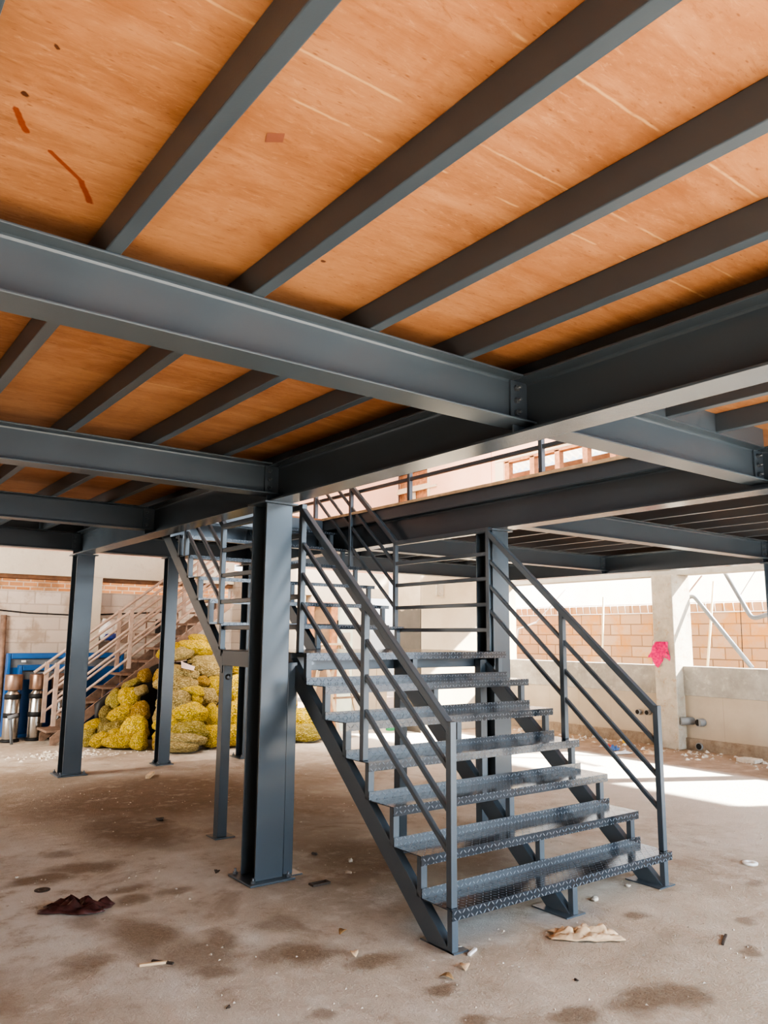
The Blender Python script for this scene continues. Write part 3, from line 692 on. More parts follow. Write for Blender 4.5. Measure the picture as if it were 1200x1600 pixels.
# railings
def rail_part(rt, name, pts, w, h=None):
    b = MB(); h = h or w
    for p, q in zip(pts[:-1], pts[1:]): b.shear(p, q, w, h)
    return b.build(name, M['steel'], rt, bevel=.004)
def post(rt, x, y, z0, z1, w=.04):
    b = MB(); b.box(x-w/2, y-w/2, z0, x+w/2, y+w/2, z1); b.build('railing_post', M['steel'], rt, bevel=.003)
HV = .052   # vertical thickness of sloping top rail
for x in (2.785, 4.600):
    side = 'left' if x < 3 else 'right'
    rl = MB()
    # top rail is the railing part itself; posts and guard rails hang on it
    pts = [(x, 3.108, 1.068), (x, 4.68, 2.435)]
    top = MB()
    for p, q in zip(pts[:-1], pts[1:]): top.shear(p, q, .042, .060)
    rg = top.build('railing', M['steel'], stair, bevel=.004); rg['label'] = side+' railing of the lower flight'
    for y, zt in ((3.115, 1.112), (3.892, 1.735), (4.66, 2.462)):
        z0 = RH if y < 3.2 else (RH*4 if y < 4 else ZL)
        post(rg, x, y, z0, zt)
    for dz in (.215, .425, .630):
        rail_part(rg, 'guard_rail', [(x, 3.13, 1.090-dz), (x, 4.66, 2.405-dz)], .026, .036)
    # landing railing
    top = MB(); top.shear((x, 4.68, 2.44), (x, 5.935, 2.44), .042, .042)
    rg = top.build('railing', M['steel'], stair, bevel=.004); rg['label'] = side+' railing of the landing'
    for z in (1.605, 1.815, 2.03, 2.24): rail_part(rg, 'guard_rail', [(x, 4.68, z), (x, 5.93, z)], .028, .034)
    # upper flight railing
    S2 = RH/.2375; top = MB(); top.shear((x, 5.92, 2.44), (x, 7.42, 2.44+S2*1.50), .042, .060)
    rg = top.build('railing', M['steel'], stair, bevel=.004); rg['label'] = side+' railing of the upper flight'
    for y, z0, zt in ((5.935, ZL+RH, 2.47), (6.71, ZL+RH*4, 3.13), (7.42, ZD+.018, 3.78)): post(rg, x, y, z0, zt)
    for dz in (.21, .42, .63): rail_part(rg, 'guard_rail', [(x, 5.95, 2.455-dz), (x, 7.42, 2.455+S2*1.47-dz)], .026, .036)

# deck railing along the second main beam
dr = thing('deck_railing', (4.635, 2.4, ZD+.018), 'grey deck railing on the far edge of the stair opening', 'railing')
for y in (2.42, 4.11, 5.80, 7.53, 9.2):
    b = MB(); b.box(4.645, y-.02, ZD+.017, 4.685, y+.02, 3.79); b.build('railing_post', M['steel'], dr, bevel=.003)
for z, h in ((3.065, .032), (3.28, .032), (3.5, .032), (3.80, .042)):
    b = MB(); b.shear((4.665, 2.40, z), (4.665, 9.22, z), .03, h); b.build('guard_rail', M['steel'], dr)

# ------------------------------------------------------------------ old brown staircase at the back left
old = thing('old_staircase', (3.0, 12.0, 0), 'rusty brown metal staircase with pipe railings behind the sack pile', 'staircase')
for k in range(11):
    x0 = 2.95+.25*k; z0 = .2+.19*k
    b = MB(); b.box(x0, 11.75, z0-.03, x0+.29, 12.28, z0); td = b.build('tread', M['rust'], old)
    b = MB(); b.box(x0+.25, 11.78, z0-.001, x0+.27, 11.80, z0+.161); b.build('tread_support', M['rust'], td)
b = MB(); b.shear((3.0, 11.72, .03), (5.72, 11.72, .03+.76*2.72), .03, .16); b.build('stringer', M['rust'], old)
b = MB(); b.shear((3.0, 12.30, .03), (5.72, 12.30, .03+.76*2.72), .03, .16); b.build('stringer', M['rust'], old)
for yy in (11.73, 12.28):
    sl = .768
    b = MB(); b.tube([(2.86, yy, .98), (5.6, yy, .98+sl*2.74)], .022, 8); rg = b.build('railing', M['rail_old'], old)
    for dz in (.26, .47, .70):
        b = MB(); b.tube([(3.03, yy, .98+sl*.17-dz), (5.6, yy, .98+sl*2.74-dz)], .020, 8); b.build('guard_rail', M['rail_old'], rg)
    for xp in (3.03, 4.05, 5.1):
        zb = .2+.76*(xp-2.95); b = MB(); b.box(xp-.028, yy-.02, zb, xp+.028, yy+.02, 1.0+sl*(xp-2.86)); b.build('railing_post', M['rail_old'], rg)
b = MB()
b.box(4.6, 12.62, 1.52, 5.18, 13.1, 1.56)
for xp in (4.62, 4.88, 5.15): b.tube([(xp, 12.64, 0), (xp, 12.64, 1.9)], .012, 6)
b.tube([(4.6, 12.64, 1.75), (5.18, 12.64, 1.75)], .012, 6); b.tube([(4.62, 12.64, 1.56), (5.15, 12.64, 1.9)], .010, 6)
tag(b.build('metal_stand', M['rust']), 'thin brown metal stand with cross bars behind the old staircase', 'stand')

# black tarpaulin draped under the old staircase, behind the sacks
b = MB(); nu, nv = 26, 10; vs = []; fs = []
for i in range(nu+1):
    u = i/nu; x = 3.55+1.95*u
    zt = .55+.62*math.sin(min(1, u*1.35)*PI/2)+.03*math.sin(u*17)
    for j in range(nv+1):
        v = j/nv; z = zt*(1-v)+.01*v
        y = 11.62-.05*math.sin(u*11+v*4)-.12*v*v*.3
        vs.append((x, y, z))
for i in range(nu):
    for j in range(nv): a = i*(nv+1)+j; fs.append((a, a+1, a+nv+2, a+nv+1))
b.add(vs, fs, True)
o = b.build('tarpaulin', M['tarp']); sd = o.modifiers.new('solid', 'SOLIDIFY'); sd.thickness = .006
tag(o, 'black tarpaulin draped behind the yellow sacks under the old stairs', 'tarp')

# ------------------------------------------------------------------ blue machines, cylinders, wall bits
def blue_unit(x0, x1, y, z0, z1, label, th=.12):
    rt = thing('blue_machine', ((x0+x1)/2, y, 0), label, 'machine')
    b = MB(); w = .055
    b.box(x0, y, z0, x0+w, y+th, z1); b.box(x1-w, y, z0, x1, y+th, z1); b.box(x0+w, y, z1-w-.03, x1-w, y+th, z1); b.box(x0+w, y, z0, x1-w, y+th, z0+w)
    b.build('frame', M['blue'], rt, bevel=.012)
    b = MB(); b.box(x0+w, y+.05, z0+w, x1-w, y+th-.02, z1-w-.16); b.build('panel', M['blue'], rt)
    b = MB(); b.box(x0+w, y+.06, z1-w-.16, x1-w, y+th-.02, z1-w-.03); b.build('band', M['bluegrey'], rt)
    b = MB()
    for xx in (x0+.02, x1-.06): b.box(xx, y+.02, 0, xx+.04, y+.06, z0)
    b.build('leg', M['blue'], rt)
    return rt
r = blue_unit(2.60, 4.36, 12.86, .02, 1.245, 'long blue metal panel with grey band leaning near the back wall')
b = MB(); b.box(2.80, 12.845, 1.11, 2.86, 12.86, 1.14); b.build('sticker', M['whiteplastic'], r)
blue_unit(2.73, 3.62, 12.66, .02, 1.075, 'shorter blue panel standing just behind the steel cylinders')
for x, y, nm in ((2.63, 12.44, 'leftmost steel cylinder with brown hopper top and black bands'), (2.965, 12.46, 'middle steel cylinder with black bands left of the old stair foot'), (3.28, 12.50, 'third steel cylinder partly behind the old stair railing')):
    rt = thing('steel_cylinder', (x, y, 0), nm, 'cylinder', 'banded steel cylinders')
    b = MB(); b.lathe([(.10, .03), (.105, .05), (.105, .66), (.06, .72), (.06, .73)], (x, y, 0), 24); b.build('body', M['stainless'], rt)
    b = MB(); b.lathe([(.118, .73), (.120, .74), (.120, .94), (.115, .95)], (x, y, 0), 24); b.build('hopper', M['brown_hopper'], rt)
    for zb in (.34, .60):
        b = MB(); b.lathe([(.1065, zb), (.112, zb+.005), (.112, zb+.065), (.1065, zb+.07)], (x, y, 0), 24); b.build('band', M['black'], rt)
    b = MB(); b.lathe([(.13, 0), (.13, .03), (.10, .035)], (x, y, 0), 20); b.build('foot', M['black'], rt)
b = MB(); b.tube([(2.60, 12.14, 0), (2.56, 12.16, .36)], .022, 8); b.tube([(2.53, 12.16, .36), (2.66, 12.16, .40)], .03, 8)
tag(b.build('tubular_stand', M['bluegrey']), 'grey tubular foot at the left frame edge before the cylinders', 'stand')
b = MB(); b.tube([(2.60, 13.10, 0), (2.56, 13.16, 1.82)], .045, 10); tag(b.build('pipe', M['rust']), 'brown pipe leaning upright on the back wall above the blue panels', 'pipe')
# hanging plastic sack
def blob(name, mat, c, r, label, cat, seed, amp=.25, group=None, sub=3, freq=2.2, parent=None, rot=0):
    bm = bmesh.new(); bmesh.ops.create_icosphere(bm, subdivisions=sub, radius=1)
    for v in bm.verts:
        n = noise.noise(v.co*freq+Vector((seed*7.1, seed*3.3, seed))); v.co *= 1+amp*n
        v.co = Vector((v.co.x*r[0], v.co.y*r[1], v.co.z*r[2]))
    me = bpy.data.meshes.new(name); bm.to_mesh(me); bm.free()
    for p in me.polygons: p.use_smooth = True
    me.materials.append(mat); o = bpy.data.objects.new(name, me); C.objects.link(o); o.location = c; o.rotation_euler = (0,0,rot)
    if parent: o.parent = parent; o.matrix_parent_inverse = parent.matrix_world.inverted()
    if label: tag(o, label, cat, group)
    return o
hs = blob('plastic_sack', M['whiteplastic'], (4.12, 13.06, 1.61), (.20, .09, .19), 'white and blue plastic sack hanging on the back wall', 'sack', 3, .5)
lo = blob('printed_band', M['bagblue'], (4.16, 13.0, 1.50), (.12, .06, .06), None, None, 5, .4); lo.parent = hs; lo.matrix_parent_inverse = Matrix.Translation(hs.location).inverted()
b = MB(); b.box(4.98, 13.12, 1.52, 5.20, 13.201, 1.80); tag(b.build('black_box', M['black'], bevel=.01), 'black box on the back wall above the old stairs', 'box')

# ------------------------------------------------------------------ pile of yellow mesh sacks
COL = {'y': (.74,.50,.02), 'b': (.88,.62,.04), 'o': (.46,.36,.06), 'd': (.30,.23,.05), 't': (.56,.42,.17), 'g': (.50,.39,.16), 'p': (.70,.55,.24), 's': (.50,.28,.02)}  # s: yellow darkened, with shade put into the colour
CN = {'y': 'yellow', 'b': 'bright yellow', 'o': 'olive yellow', 'd': 'dull olive', 't': 'tan', 'g': 'greyish tan', 'p': 'pale tan', 's': 'shaded amber'}
SACKS = [
(3.493,11.473,.248,.157,.083,'y',25,'long yellow mesh sack at the far left end of the pile, tilted up'),
(3.43,11.351,.10,.101,.122,'o',0,'olive mesh sack on the floor at the far left of the pile'),
(3.509,11.249,.095,.081,.085,'o',0,'small olive mesh sack tucked beside the far left floor sack'),
(3.526,11.13,.10,.137,.093,'y',25,'yellow mesh sack on the floor pointing left out of the pile'),
(3.666,10.864,.10,.183,.087,'y',0,'wide yellow mesh sack lying lowest left of the slim column'),
(3.71,10.978,.16,.129,.1,'y',0,'yellow mesh sack just above the lowest wide one left of the column'),
(3.702,11.122,.221,.155,.122,'d',20,'dull olive mesh sack left of the big dotted round one'),
(3.619,11.273,.243,.082,.107,'d',0,'narrow dull olive sack wedged behind the long left end sack'),
(3.893,10.873,.249,.162,.165,'b',0,'big round bright yellow sack touching the slim column on its left'),
(3.875,10.626,.11,.092,.119,'b',0,'bright yellow sack on the floor right behind the slim column'),
(3.802,10.764,.11,.099,.096,'y',0,'yellow sack under the big round one left of the column'),
(3.824,11.186,.431,.179,.112,'y',20,'tilted yellow sack above the dull olive one left of the column'),
(3.666,11.408,.421,.08,.113,'d',0,'narrow olive sack at the left slope, halfway up the pile'),
(3.781,11.439,.593,.104,.143,'o',0,'tall olive yellow sack on the left slope by the old stair treads'),
(3.929,11.287,.646,.143,.138,'y',0,'rounded yellow sack high on the left slope'),
(4.067,11.211,.737,.093,.076,'t',20,'small tan sack high on the left beside the column'),
(4.009,11.402,.835,.154,.06,'o',25,'thin olive sack lying along the top of the left slope'),
(4.158,11.327,.936,.077,.099,'s',0,'shaded amber sack against the black tarpaulin left of the column'),
(4.002,10.985,.471,.107,.132,'s',0,'shaded orange sack half hidden by the slim column'),
(4.53,11.326,1.305,.176,.088,'y',22,'yellow sack sloping down left at the very top of the pile'),
(4.963,11.311,1.471,.135,.075,'b',-8,'topmost bright yellow sack of the whole pile'),
(4.872,11.196,1.341,.239,.115,'b',-5,'wide bright yellow sack just beneath the topmost one'),
(4.622,11.208,1.247,.184,.096,'p',10,'pale tan sack near the top, resting above the black gap'),
(4.933,11.062,1.17,.202,.07,'t',0,'flat tan sack under the wide bright yellow one'),
(4.954,10.947,1.028,.2,.148,'t',0,'bulging tan sack at upper right beside the upper stringer'),
(4.558,10.975,.984,.248,.106,'p',-12,'pale tan sack with torn white paper lying on it'),
(4.471,10.875,.833,.278,.126,'t',-5,'large tan sack directly under the one with torn paper'),
(4.627,10.687,.749,.176,.075,'b',-8,'bright yellow sack squeezed between two large tan sacks'),
(4.386,10.676,.589,.222,.16,'g',0,'large round greyish tan sack right of the slim column, mid height'),
(4.507,10.454,.456,.212,.143,'b',0,'large bright yellow sack below the round greyish one'),
(4.815,10.616,.64,.143,.143,'t',-20,'tilted tan sack at mid height near the landing leg'),
(4.822,10.797,.86,.106,.077,'s',0,'small amber sack between bulging tan and tilted tan sacks'),
(4.98,10.756,.791,.094,.146,'y',0,'upright yellow sack at the right edge beside the landing leg'),
(4.645,10.593,.632,.086,.083,'y',0,'small yellow sack left of the tilted tan one'),
(4.204,10.667,.439,.114,.122,'t',0,'tan sack half behind the slim column on its right'),
(4.218,10.517,.326,.169,.1,'b',0,'bright yellow sack low right of the slim column'),
(4.159,10.432,.198,.14,.087,'y',0,'yellow sack above the two flat floor sacks, beside the column'),
(4.44,10.272,.242,.215,.124,'o',0,'greenish yellow sack resting on the two flat floor sacks'),
(4.304,10.206,.15,.291,.085,'g',0,'upper of the two flat greyish sacks at the pile foot'),
(4.217,10.14,.078,.249,.072,'g',0,'lower of the two flat greyish sacks lying on the floor'),
(4.798,10.416,.396,.107,.157,'b',0,'bright yellow sack just left of the landing leg, middle'),
(4.72,10.221,.155,.113,.153,'b',0,'bright yellow sack on the floor just left of the landing leg'),
(4.071,10.4,.10,.079,.102,'s',0,'shaded amber sack on the floor right behind the slim column'),
(4.33,11.11,.941,.102,.102,'s',0,'shaded sack in the dark gap right of the slim column'),
(5.427,11.034,1.082,.255,.176,'y',0,'yellow sack high between the landing leg and distant column'),
(5.303,10.729,.722,.228,.209,'b',0,'bright yellow sack halfway up between landing leg and distant column'),
(5.166,10.442,.385,.239,.202,'y',0,'yellow sack low between landing leg and distant column'),
(5.092,10.206,.15,.215,.15,'y',0,'yellow floor sack between landing leg and distant column'),
(5.794,10.75,1.02,.239,.19,'y',0,'yellow sack high right of the distant column'),
(5.639,10.55,.62,.25,.23,'b',0,'bright yellow sack halfway up right of the distant column'),
(5.484,10.354,.24,.222,.222,'y',0,'yellow floor sack right of the distant column'),
(6.19,10.361,.286,.232,.174,'b',0,'bright yellow sack on top right of the front column, by the stepladder'),
(6.40,10.259,.15,.213,.15,'b',0,'bright yellow floor sack beside the stepladder leg'),
(6.12,10.149,.12,.235,.12,'o',0,'olive floor sack at the front right end of the pile'),
(5.945,10.60,.61,.253,.214,'y',0,'yellow sack hidden mostly behind the front column'),
(5.779,10.275,.20,.262,.2,'y',0,'yellow floor sack mostly behind the front column'),
]
bagmesh = []
for k in range(6):
    bm = bmesh.new(); bmesh.ops.create_icosphere(bm, subdivisions=4, radius=1)
    for v in bm.verts:
        p = v.co.copy()
        p.x = math.copysign(abs(p.x)**.85, p.x)
        n = noise.noise(p*1.3+Vector((k*9.1, 2, 5)))*.22 + noise.noise(p*4.5+Vector((k*3, 7, 1)))*.07 + noise.noise(p*11+Vector((k, 0, 1)))*.035
        v.co = p*(1.02+n)
        if v.co.z < -.72: v.co.z = -.72-(abs(v.co.z)-.72)*.3
    me = bpy.data.meshes.new('mesh_sack'); bm.to_mesh(me); bm.free()
    for p in me.polygons: p.use_smooth = True
    me.materials.append(M['bag']); bagmesh.append(me)
yaw0 = -.64
for k, (x, y, z, hw, hh, c, t, lb) in enumerate(SACKS):
    o = bpy.data.objects.new('mesh_sack', bagmesh[(k*5+k//3) % 6]); C.objects.link(o)
    o.location = (x, y, z); o.scale = (hw*1.17, max(.13, min(.19, hw*.85)), hh*1.10)
    o.rotation_euler = (0, -math.radians(t), yaw0+random.uniform(-.15, .15))
    cc = COL[c]; j = random.uniform(.88, 1.1); o.color = (cc[0]*j, cc[1]*j, cc[2]*j, 1)
    tag(o, lb, 'sack', 'mesh sacks in the pile')
b = MB(); b.add([(4.46,10.72,1.075),(4.62,10.66,1.035),(4.70,10.80,1.085),(4.60,10.86,1.12),(4.50,10.84,1.165)], [(0,1,2,3,4)]); o = b.build('torn_paper', M['torn'])
o.modifiers.new('s', 'SOLIDIFY').thickness = .004; tag(o, 'torn pinkish white paper lying on a sack in the pile', 'paper')

# ------------------------------------------------------------------ stepladder, crate at the back
ladder = thing('stepladder', (6.75, 10.3, 0), 'pale wooden stepladder standing behind the stairs', 'ladder')
def lad(p, q, w=.05, nm='leg'):
    b = MB(); b.bar(p, q, w, .03, (0,1,0)); return b.build(nm, M['pale_wood'], ladder)
lad((6.78,10.12,0),(6.60,10.32,1.40)); lad((7.20,10.12,0),(6.92,10.32,1.40)); lad((6.50,10.66,0),(6.62,10.36,1.40)); lad((6.72,10.66,0),(6.90,10.34,1.40))
for k in range(4):
    t = .2+.22*k; xa = 6.78-.18*t; xb = 7.20-.28*t; yv = 10.12+.2*t
    b = MB(); b.box(xa, yv-.05, 1.4*t, xb, yv+.05, 1.4*t+.025); b.build('step', M['door_brown'], ladder)
b = MB(); b.box(6.56,10.27,1.40,6.96,10.39,1.43); b.build('top_board', M['pale_wood'], ladder)
b = MB(); b.bar((6.36,10.56,.3),(6.77,10.60,.3),.03,.02); b.build('brace', M['pale_wood'], ladder)
g = thing('plastic_tub', (8.08, 10.55, 0), 'small green and white tub on the floor before the far doors', 'tub')
b = MB(); b.lathe([(.07,0),(.085,.2),(.088,.21),(.08,.21),(.066,.012)], (8.08,10.55,0), 18); b.build('tub', M['green'], g)
b = MB(); b.lathe([(.0775,.07),(.0845,.15),(.083,.15),(.076,.07)], (8.08,10.55,0), 18); b.build('white_band', M['whiteplastic'], g)

# ------------------------------------------------------------------ window-side pipes and cloth
def pipe(pts, r, label, mat='pvc', name='drain_pipe', grp=None):
    P = [Vector(p) for p in pts]; out = [P[0]]
    for i in range(1, len(P)-1):
        a = (P[i-1]-P[i]).normalized(); c = (P[i+1]-P[i]).normalized(); k = min(.09, (P[i-1]-P[i]).length*.4, (P[i+1]-P[i]).length*.4)
        for t in (0, .25, .5, .75, 1):
            out.append((P[i]+a*k).lerp(P[i], t).lerp(P[i].lerp(P[i]+c*k, t), t))
    out.append(P[-1]); b = MB(); b.tube(out, r, 12); o = b.build(name, M[mat]); return tag(o, label, 'pipe', grp)
pipe([(10.58,6.83,2.52),(10.58,6.98,2.46),(10.62,6.71,2.055),(10.62,6.49,2.195),(10.56,5.62,1.155)], .031, 'zigzag grey pipe right of the pier, ending on the sill')
pipe([(10.60,6.02,2.62),(10.60,5.60,1.82),(10.60,5.36,1.885),(10.60,4.9,1.95)], .031, 'grey pipe bending to the right at the frame edge')
b = MB(); b.tube([(10.75,6.40,2.48),(10.75,6.86,2.0),(10.76,7.3,1.5),(10.80,7.4,0)], .012, 6); tag(b.build('rod', M['rust']), 'thin brown rod slanting behind the zigzag pipe', 'rod')
b = MB(); b.tube([(11.2,6.48,2.42),(11.1,6.60,1.15),(11.1,6.62,0)], .02, 6); tag(b.build('bamboo_pole', M['bamboo']), 'pale bamboo pole standing outside the right window', 'pole')
b = MB(); b.tube([(12.0,9.15,2.3),(12.0,9.3,0)], .02, 6); tag(b.build('bamboo_pole', M['bamboo']), 'pale pole outside the left window near the stair railing', 'pole')
b = MB(); b.tube([(11.6,5.9,2.75),(11.6,6.30,2.2),(11.6,6.33,0)], .006, 5); tag(b.build('wire', M['black']), 'thin dark wire hanging outside the right window', 'wire')
b = MB(); b.tube([(12.2,10.2,2.5),(12.2,11.0,1.85)], .012, 6); b.tube([(12.2,11.0,1.85),(12.2,11.5,1.72),(12.2,11.9,0)], .02, 6); tag(b.build('rod', M['white_wire']), 'thin white rod slanting outside, seen between the railings', 'rod')
def stub(y, z, r, L, label, x=XW, ang=0):
    b = MB(); b.tube([(x+.02, y, z), (x-L, y+ang, z)], r, 14); o = b.build('pipe_stub', M['pvc']); tag(o, label, 'pipe', 'pipe stubs in the sill wall')
    b = MB(); b.tube([(x-L-.002, y+ang, z), (x-L+.004, y+ang, z)], r*.8, 14); b.build('pipe_opening', M['pvc_dark'], o)
stub(7.26, .455, .04, .07, 'left of two small pipe stubs in the wall, left of the pier'); stub(7.10, .458, .04, .07, 'right of two small pipe stubs in the wall, left of the pier')
stub(6.40, .395, .055, .16, 'left pipe stub of the pair right of the pier', ang=.10); stub(6.24, .39, .055, .10, 'right pipe stub of the pair right of the pier', ang=.02)
stub(6.29, .062, .05, .06, 'pipe stub at floor level right of the pier')
b = MB(); nu, nv = 14, 14; vs = []; fs = []
for i in range(nu+1):
    for j in range(nv+1):
        u, v = i/nu-.5, j/nv
        wdt = .12+.15*v*(1-.3*v); hh_ = .30*(1+.25*math.sin(u*9+1))
        vs.append((XW-.199-.035*abs(math.sin(u*13+v*5)), 6.70+u*wdt*1.6+.05*v, 1.50-hh_*v))
for i in range(nu):
    for j in range(nv):
        if random.random() > .05*j/nv*2: a = i*(nv+1)+j; fs.append((a, a+1, a+nv+2, a+nv+1))
b.add(vs, fs, True); tag(b.build('cloth', M['pinkcloth']), 'hot pink rag hanging on the concrete pier', 'cloth')

# ------------------------------------------------------------------ litter on the floor
def crumple(name, mat, cx, cy, w, d, rot, h, label, cat, seed, n=18, shape=None):
    b = MB(); vs = []; fs = []
    for i in range(n+1):
        for j in range(n+1):
            u, v = i/n-.5, j/n-.5
            e = 1+.28*noise.noise(Vector((u*4+seed, v*4, 1)))
            x = u*w*e; y = v*d*(1+.35*noise.noise(Vector((u*3, seed, v*2))))*(1-.5*abs(u)*1.2)
            z = abs(noise.noise(Vector((u*5+seed*2, v*7, seed))))*h*1.6+abs(noise.noise(Vector((u*13, v*17, seed))))*h*.5
            z *= max(.08, 1-(2*max(abs(u), abs(v)))**3)
            vs.append((cx+x*math.cos(rot)-y*math.sin(rot), cy+x*math.sin(rot)+y*math.cos(rot), .004+z))
    for i in range(n):
        for j in range(n): a = i*(n+1)+j; fs.append((a, a+n+1, a+n+2, a+1))
    b.add(vs, fs, True); o = b.build(name, M[mat]); sd = o.modifiers.new('s', 'SOLIDIFY'); sd.thickness = .003; sd.offset = 1
    return tag(o, label, cat)
crumple('vinyl_sheet', 'burgundy', 1.435, 4.80, .36, .20, -.55, .06, 'crumpled burgundy vinyl sheet on the floor at lower left', 'sheet', 1.3)
crumple('crumpled_paper', 'beigepaper', 3.47, 2.845, .34, .17, -.72, .055, 'crumpled beige paper on the floor in front of the middle stair foot', 'paper', 4.7)
b = MB(); b.lathe([(.046,0),(.046,.004),(.012,.006),(.012,.003)], (1.37,5.268,0), 20); tag(b.build('cutting_disc', M['darkstone']), 'round dark cutting disc above the burgundy sheet', 'disc')
b = MB(); b.lathe([(.050,0),(.052,.012),(.047,.016),(.02,.016),(.018,.01)], (5.49,3.03,0), 20); tag(b.build('plastic_disc', M['whiteplastic']), 'round white plastic disc on the floor right of the stairs', 'disc')
def stick(p, q, r, mat, label, cat='stick', name='stick'):
    b = MB(); b.bar((*p, r), (*q, r), r*2.6, r*2); tag(b.build(name, M[mat], bevel=r*.3), label, cat)
stick((4.10,2.42),(3.96,2.36),.005,'darkstone','thin dark stick on the floor right of the beige paper')
stick((1.46,3.84),(1.58,3.80),.006,'pale_wood','pale splinter of the crossed pair on the front left floor')
stick((1.53,3.86),(1.60,3.77),.005,'darkstone','dark splinter of the crossed pair on the front left floor')
stick((3.22,8.52),(3.36,8.74),.018,'pale_wood','short wooden stick on the floor before the slim column', 'stick', 'wood_stick')
b = MB(); b.box(2.745,4.36,0,2.875,4.372,.012); b.box(2.745,4.405,0,2.875,4.417,.012); b.box(2.745,4.372,0,2.757,4.405,.012); b.box(2.863,4.372,0,2.875,4.405,.012)
tag(b.build('metal_buckle', M['darkstone']), 'small open rectangular metal scrap right of the front column base', 'scrap')
def leaf(x, y, rot, L, mat, label, name='dry_leaf', cat='leaf'):
    b = MB(); vs = []; n = 8
    for i in range(n+1):
        t = i/n; w = L*.28*math.sin(PI*t)+.001
        for s_ in (-1, 0, 1):
            px = (t-.5)*L; py = s_*w; pz = .004+.25*w*abs(s_)+.012*math.sin(PI*t)
            vs.append((x+px*math.cos(rot)-py*math.sin(rot), y+px*math.sin(rot)+py*math.cos(rot), pz))
    fs = []
    for i in range(n):
        for k in range(2): a = i*3+k; fs.append((a, a+1, a+4, a+3))
    b.add(vs, fs, True); o = b.build(name, M[mat]); o.modifiers.new('s', 'SOLIDIFY').thickness = .002; tag(o, label, cat)
leaf(2.475,3.63,.5,.07,'leaf','curled tan leaf on the floor left of the stair foot')
leaf(2.55,2.89,2.0,.07,'leaf','brown leaf on the front floor below the stair foot')
leaf(2.70,2.93,.9,.08,'beigepaper','thin straw scrap right of the brown leaf', 'straw', 'scrap')
leaf(2.36,3.36,1.2,.07,'beigepaper','pale curl on the dark patch left of the stair foot', 'straw', 'scrap')
stick((2.81,3.02),(2.89,3.055),.006,'whiteplastic','white sliver beside the left stair foot', 'scrap', 'plastic_sliver')
def rock(x, y, r, mat, label, seed, name='stone', cat='stone', group='small stones'):
    r *= .72; blob(name, M[mat], (x, y, r*.35), (r*1.15, r*.8, r*.5), label, cat, seed, .9, group, 2, 1.9, rot=seed*1.3)
rock(2.39,4.99,.030,'darkstone','dark lump just left of the front column base',1)
rock(3.085,4.47,.026,'stone','pale chip between the front column and the stairs',2)
rock(3.25,4.69,.030,'stone','pale stone under the stairs beside the stringer',3)
rock(3.14,4.98,.026,'darkstone','dark chip under the stairs behind the pale stone',4)
rock(3.985,3.18,.035,'stone','pale pebble between the two right stair feet',5)
rock(4.37,3.23,.024,'stone','small pebble left of the right stair foot',6)
rock(2.84,3.12,.018,'stone','tiny pebble touching the left stair foot',7)
rock(1.30,5.62,.02,'stone','small pale pebble on the left floor above the disc',8)
rock(2.62,6.6,.045,'darkstone','dark lump on the brown floor left of the landing leg',9)
rock(1.62,3.22,.014,'darkstone','tiny dark pebble on the front left floor',10)
rock(3.02,2.53,.014,'darkstone','tiny dark pebble right of the beige paper',11)
rock(3.55,6.35,.03,'darkstone','dark lump behind the landing leg base',12)
# rubbish by the right wall
def can(x, y, rot, mat, label):
    b = MB(); b.tube([(x, y, .04), (x+.12*math.cos(rot), y+.12*math.sin(rot), .04)], [.034, .038], 14); tag(b.build('drink_can', M[mat]), label, 'can')
can(9.95,7.30,.6,'gold','gold drink can lying by the wall left of the pier')
crumple('plastic_scrap', 'bluescrap', 9.34,7.03,.22,.13,.3,.07,'blue plastic scrap in the rubbish seen through the railing','scrap',2.2,8)
crumple('plastic_scrap', 'red', 9.50,7.22,.12,.08,1.0,.06,'red plastic scrap behind the blue one by the wall','scrap',7.9,6)
crumple('plastic_scrap', 'whiteplastic', 9.12,6.75,.30,.14,-.3,.05,'white plastic scrap in front of the blue one by the wall','scrap',5.1,8)
crumple('paper_scrap', 'beigepaper', 9.45,6.55,.25,.16,.8,.05,'torn brown paper beside the pier foot','scrap',9.4,8)
b = MB(); b.box(9.78,5.25,0,9.98,5.50,.05); tag(b.build('stone_slab', M['stone'], bevel=.01), 'flat pale stone slab on the earth at the right wall', 'slab')
crumple('paper_scrap', 'red', 2.10,10.95,.14,.06,.2,.02,'red scrap on the floor at the left frame edge','scrap',3.9,6)
# stuff: foam chips and grit
def scatter(name, mat, n, fn, r0, r1, label, cat, seed):
    rnd = random.Random(seed); b = MB()
    for k in range(n):
        x, y = fn(rnd); r = rnd.uniform(r0, r1); a = rnd.uniform(0, 6.3); h = r*rnd.uniform(.4, .9)
        p = [(x+r*math.cos(a+2.1*i)*rnd.uniform(.6,1.2), y+r*math.sin(a+2.1*i)*rnd.uniform(.6,1.2), .001) for i in range(3)]
        b.add(p+[(x, y, h)], [(0,1,3),(1,2,3),(2,0,3),(0,2,1)])
    tag(b.build(name, M[mat]), label, cat, None, 'stuff')
scatter('foam_chips', 'popcorn', 260, lambda r: (2.95+r.gauss(0,.26), 10.75+r.gauss(0,.18)), .015, .035, 'scattered pale foam chips on the floor left of the pile', 'chips', 3)
def gf(r):
    while True:
        x, y = r.uniform(.6, 6.5), r.uniform(1.9, 9.2)
        if noise.noise(Vector((x*.9, y*.9, 3))) > -.15: return x, y
scatter('floor_grit', 'stone', 1100, gf, .003, .011, 'scattered pale grit and crumbs all over the concrete floor', 'grit', 5)
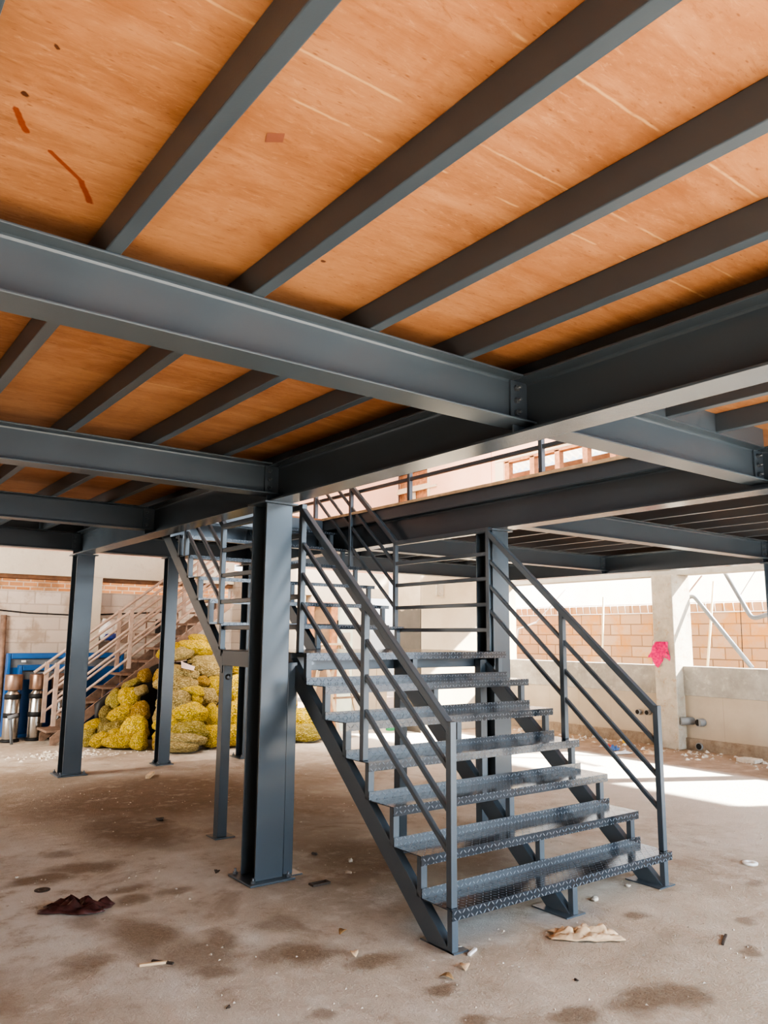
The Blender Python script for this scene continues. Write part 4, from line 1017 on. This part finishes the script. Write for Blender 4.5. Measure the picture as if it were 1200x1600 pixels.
scatter('wall_rubble', 'stone', 260, lambda r: (9.9+r.gauss(0,.22), r.uniform(3.5, 9.6)), .01, .05, 'loose rubble and earth crumbs along the foot of the right wall', 'rubble', 6)
scatter('pile_crumbs', 'popcorn', 220, lambda r: (r.uniform(3.4, 6.8), 10.55-(.25 if True else 0)*r.random()-(r.random()**2)*.5+.1), .008, .02, 'spilled crumbs along the foot of the sack pile', 'crumbs', 8)

# ------------------------------------------------------------------ light
w = bpy.data.worlds.new('sky'); bpy.context.scene.world = w; w.use_nodes = True
nt = w.node_tree; nt.nodes.clear(); N = NT(nt)
out = N.n('ShaderNodeOutputWorld'); bg = N.n('ShaderNodeBackground'); N.l(bg.outputs[0], out.inputs[0])
x, y, z = N.sep(N.coord('Generated'))
front = N.smooth(N.math('MULTIPLY', y, -1.0), .0, .75)
elev = N.ramp(z, [(0, (.50, .47, .44)), (.02, (1.0, .97, .93)), (.25, (.90, .95, 1.0)), (.8, (.62, .79, 1.0))])
col = N.mix(front, elev, N.ramp(z, [(0, (.42, .47, .54)), (.02, (.80, .91, 1.0)), (.3, (.72, .87, 1.0)), (.8, (.55, .75, 1.0))]))
N.l(col, bg.inputs[0])
side = N.smooth(N.math('MULTIPLY', x, -1.0), .3, .9)
N.l(N.math('ADD', N.math('ADD', N.math('MULTIPLY', front, 4.0), N.math('MULTIPLY', side, 3.0)), 1.2), bg.inputs[1])
sd = bpy.data.lights.new('sun', 'SUN'); so = bpy.data.objects.new('sun', sd); C.objects.link(so)
sd.energy = 26; sd.angle = math.radians(1.5); sd.color = (1, .95, .86)
sv = Vector((.8, -.42, .60)).normalized(); so.rotation_euler = sv.to_track_quat('Z', 'Y').to_euler()

ld_ = bpy.data.lights.new('upper_storey_fill', 'AREA'); ld_.shape = 'RECTANGLE'; ld_.size = 9; ld_.size_y = 2.0; ld_.energy = 500; ld_.color = (1, .93, .86)  # added fill light for the pink upper wall, not a real lamp
lo_ = bpy.data.objects.new('upper_storey_fill', ld_); C.objects.link(lo_); lo_.location = (7.2, 9.5, 6.2)
lo_.rotation_euler = Vector((-.85, 0, .5)).to_track_quat('Z', 'X').to_euler()
lb_ = bpy.data.lights.new('back_left_fill', 'AREA'); lb_.shape = 'RECTANGLE'; lb_.size = 1.6; lb_.size_y = 1.0; lb_.energy = 120; lb_.color = (1, .92, .82)  # added fill for the sacks and back wall, no lamp stands there
lq_ = bpy.data.objects.new('back_left_fill', lb_); C.objects.link(lq_); lq_.location = (-.6, 9.9, 2.2)
lq_.rotation_euler = Vector((-.80, -.52, .18)).to_track_quat('Z', 'Y').to_euler()
sc = bpy.context.scene
sc.view_settings.view_transform = 'AgX'; sc.view_settings.look = 'AgX - High Contrast'
sc.view_settings.exposure = 1.0
sc.cycles.max_bounces = 8; sc.cycles.diffuse_bounces = 4; sc.cycles.glossy_bounces = 4
sc.cycles.use_denoising = True; sc.cycles.use_adaptive_sampling = True; sc.cycles.adaptive_threshold = .04
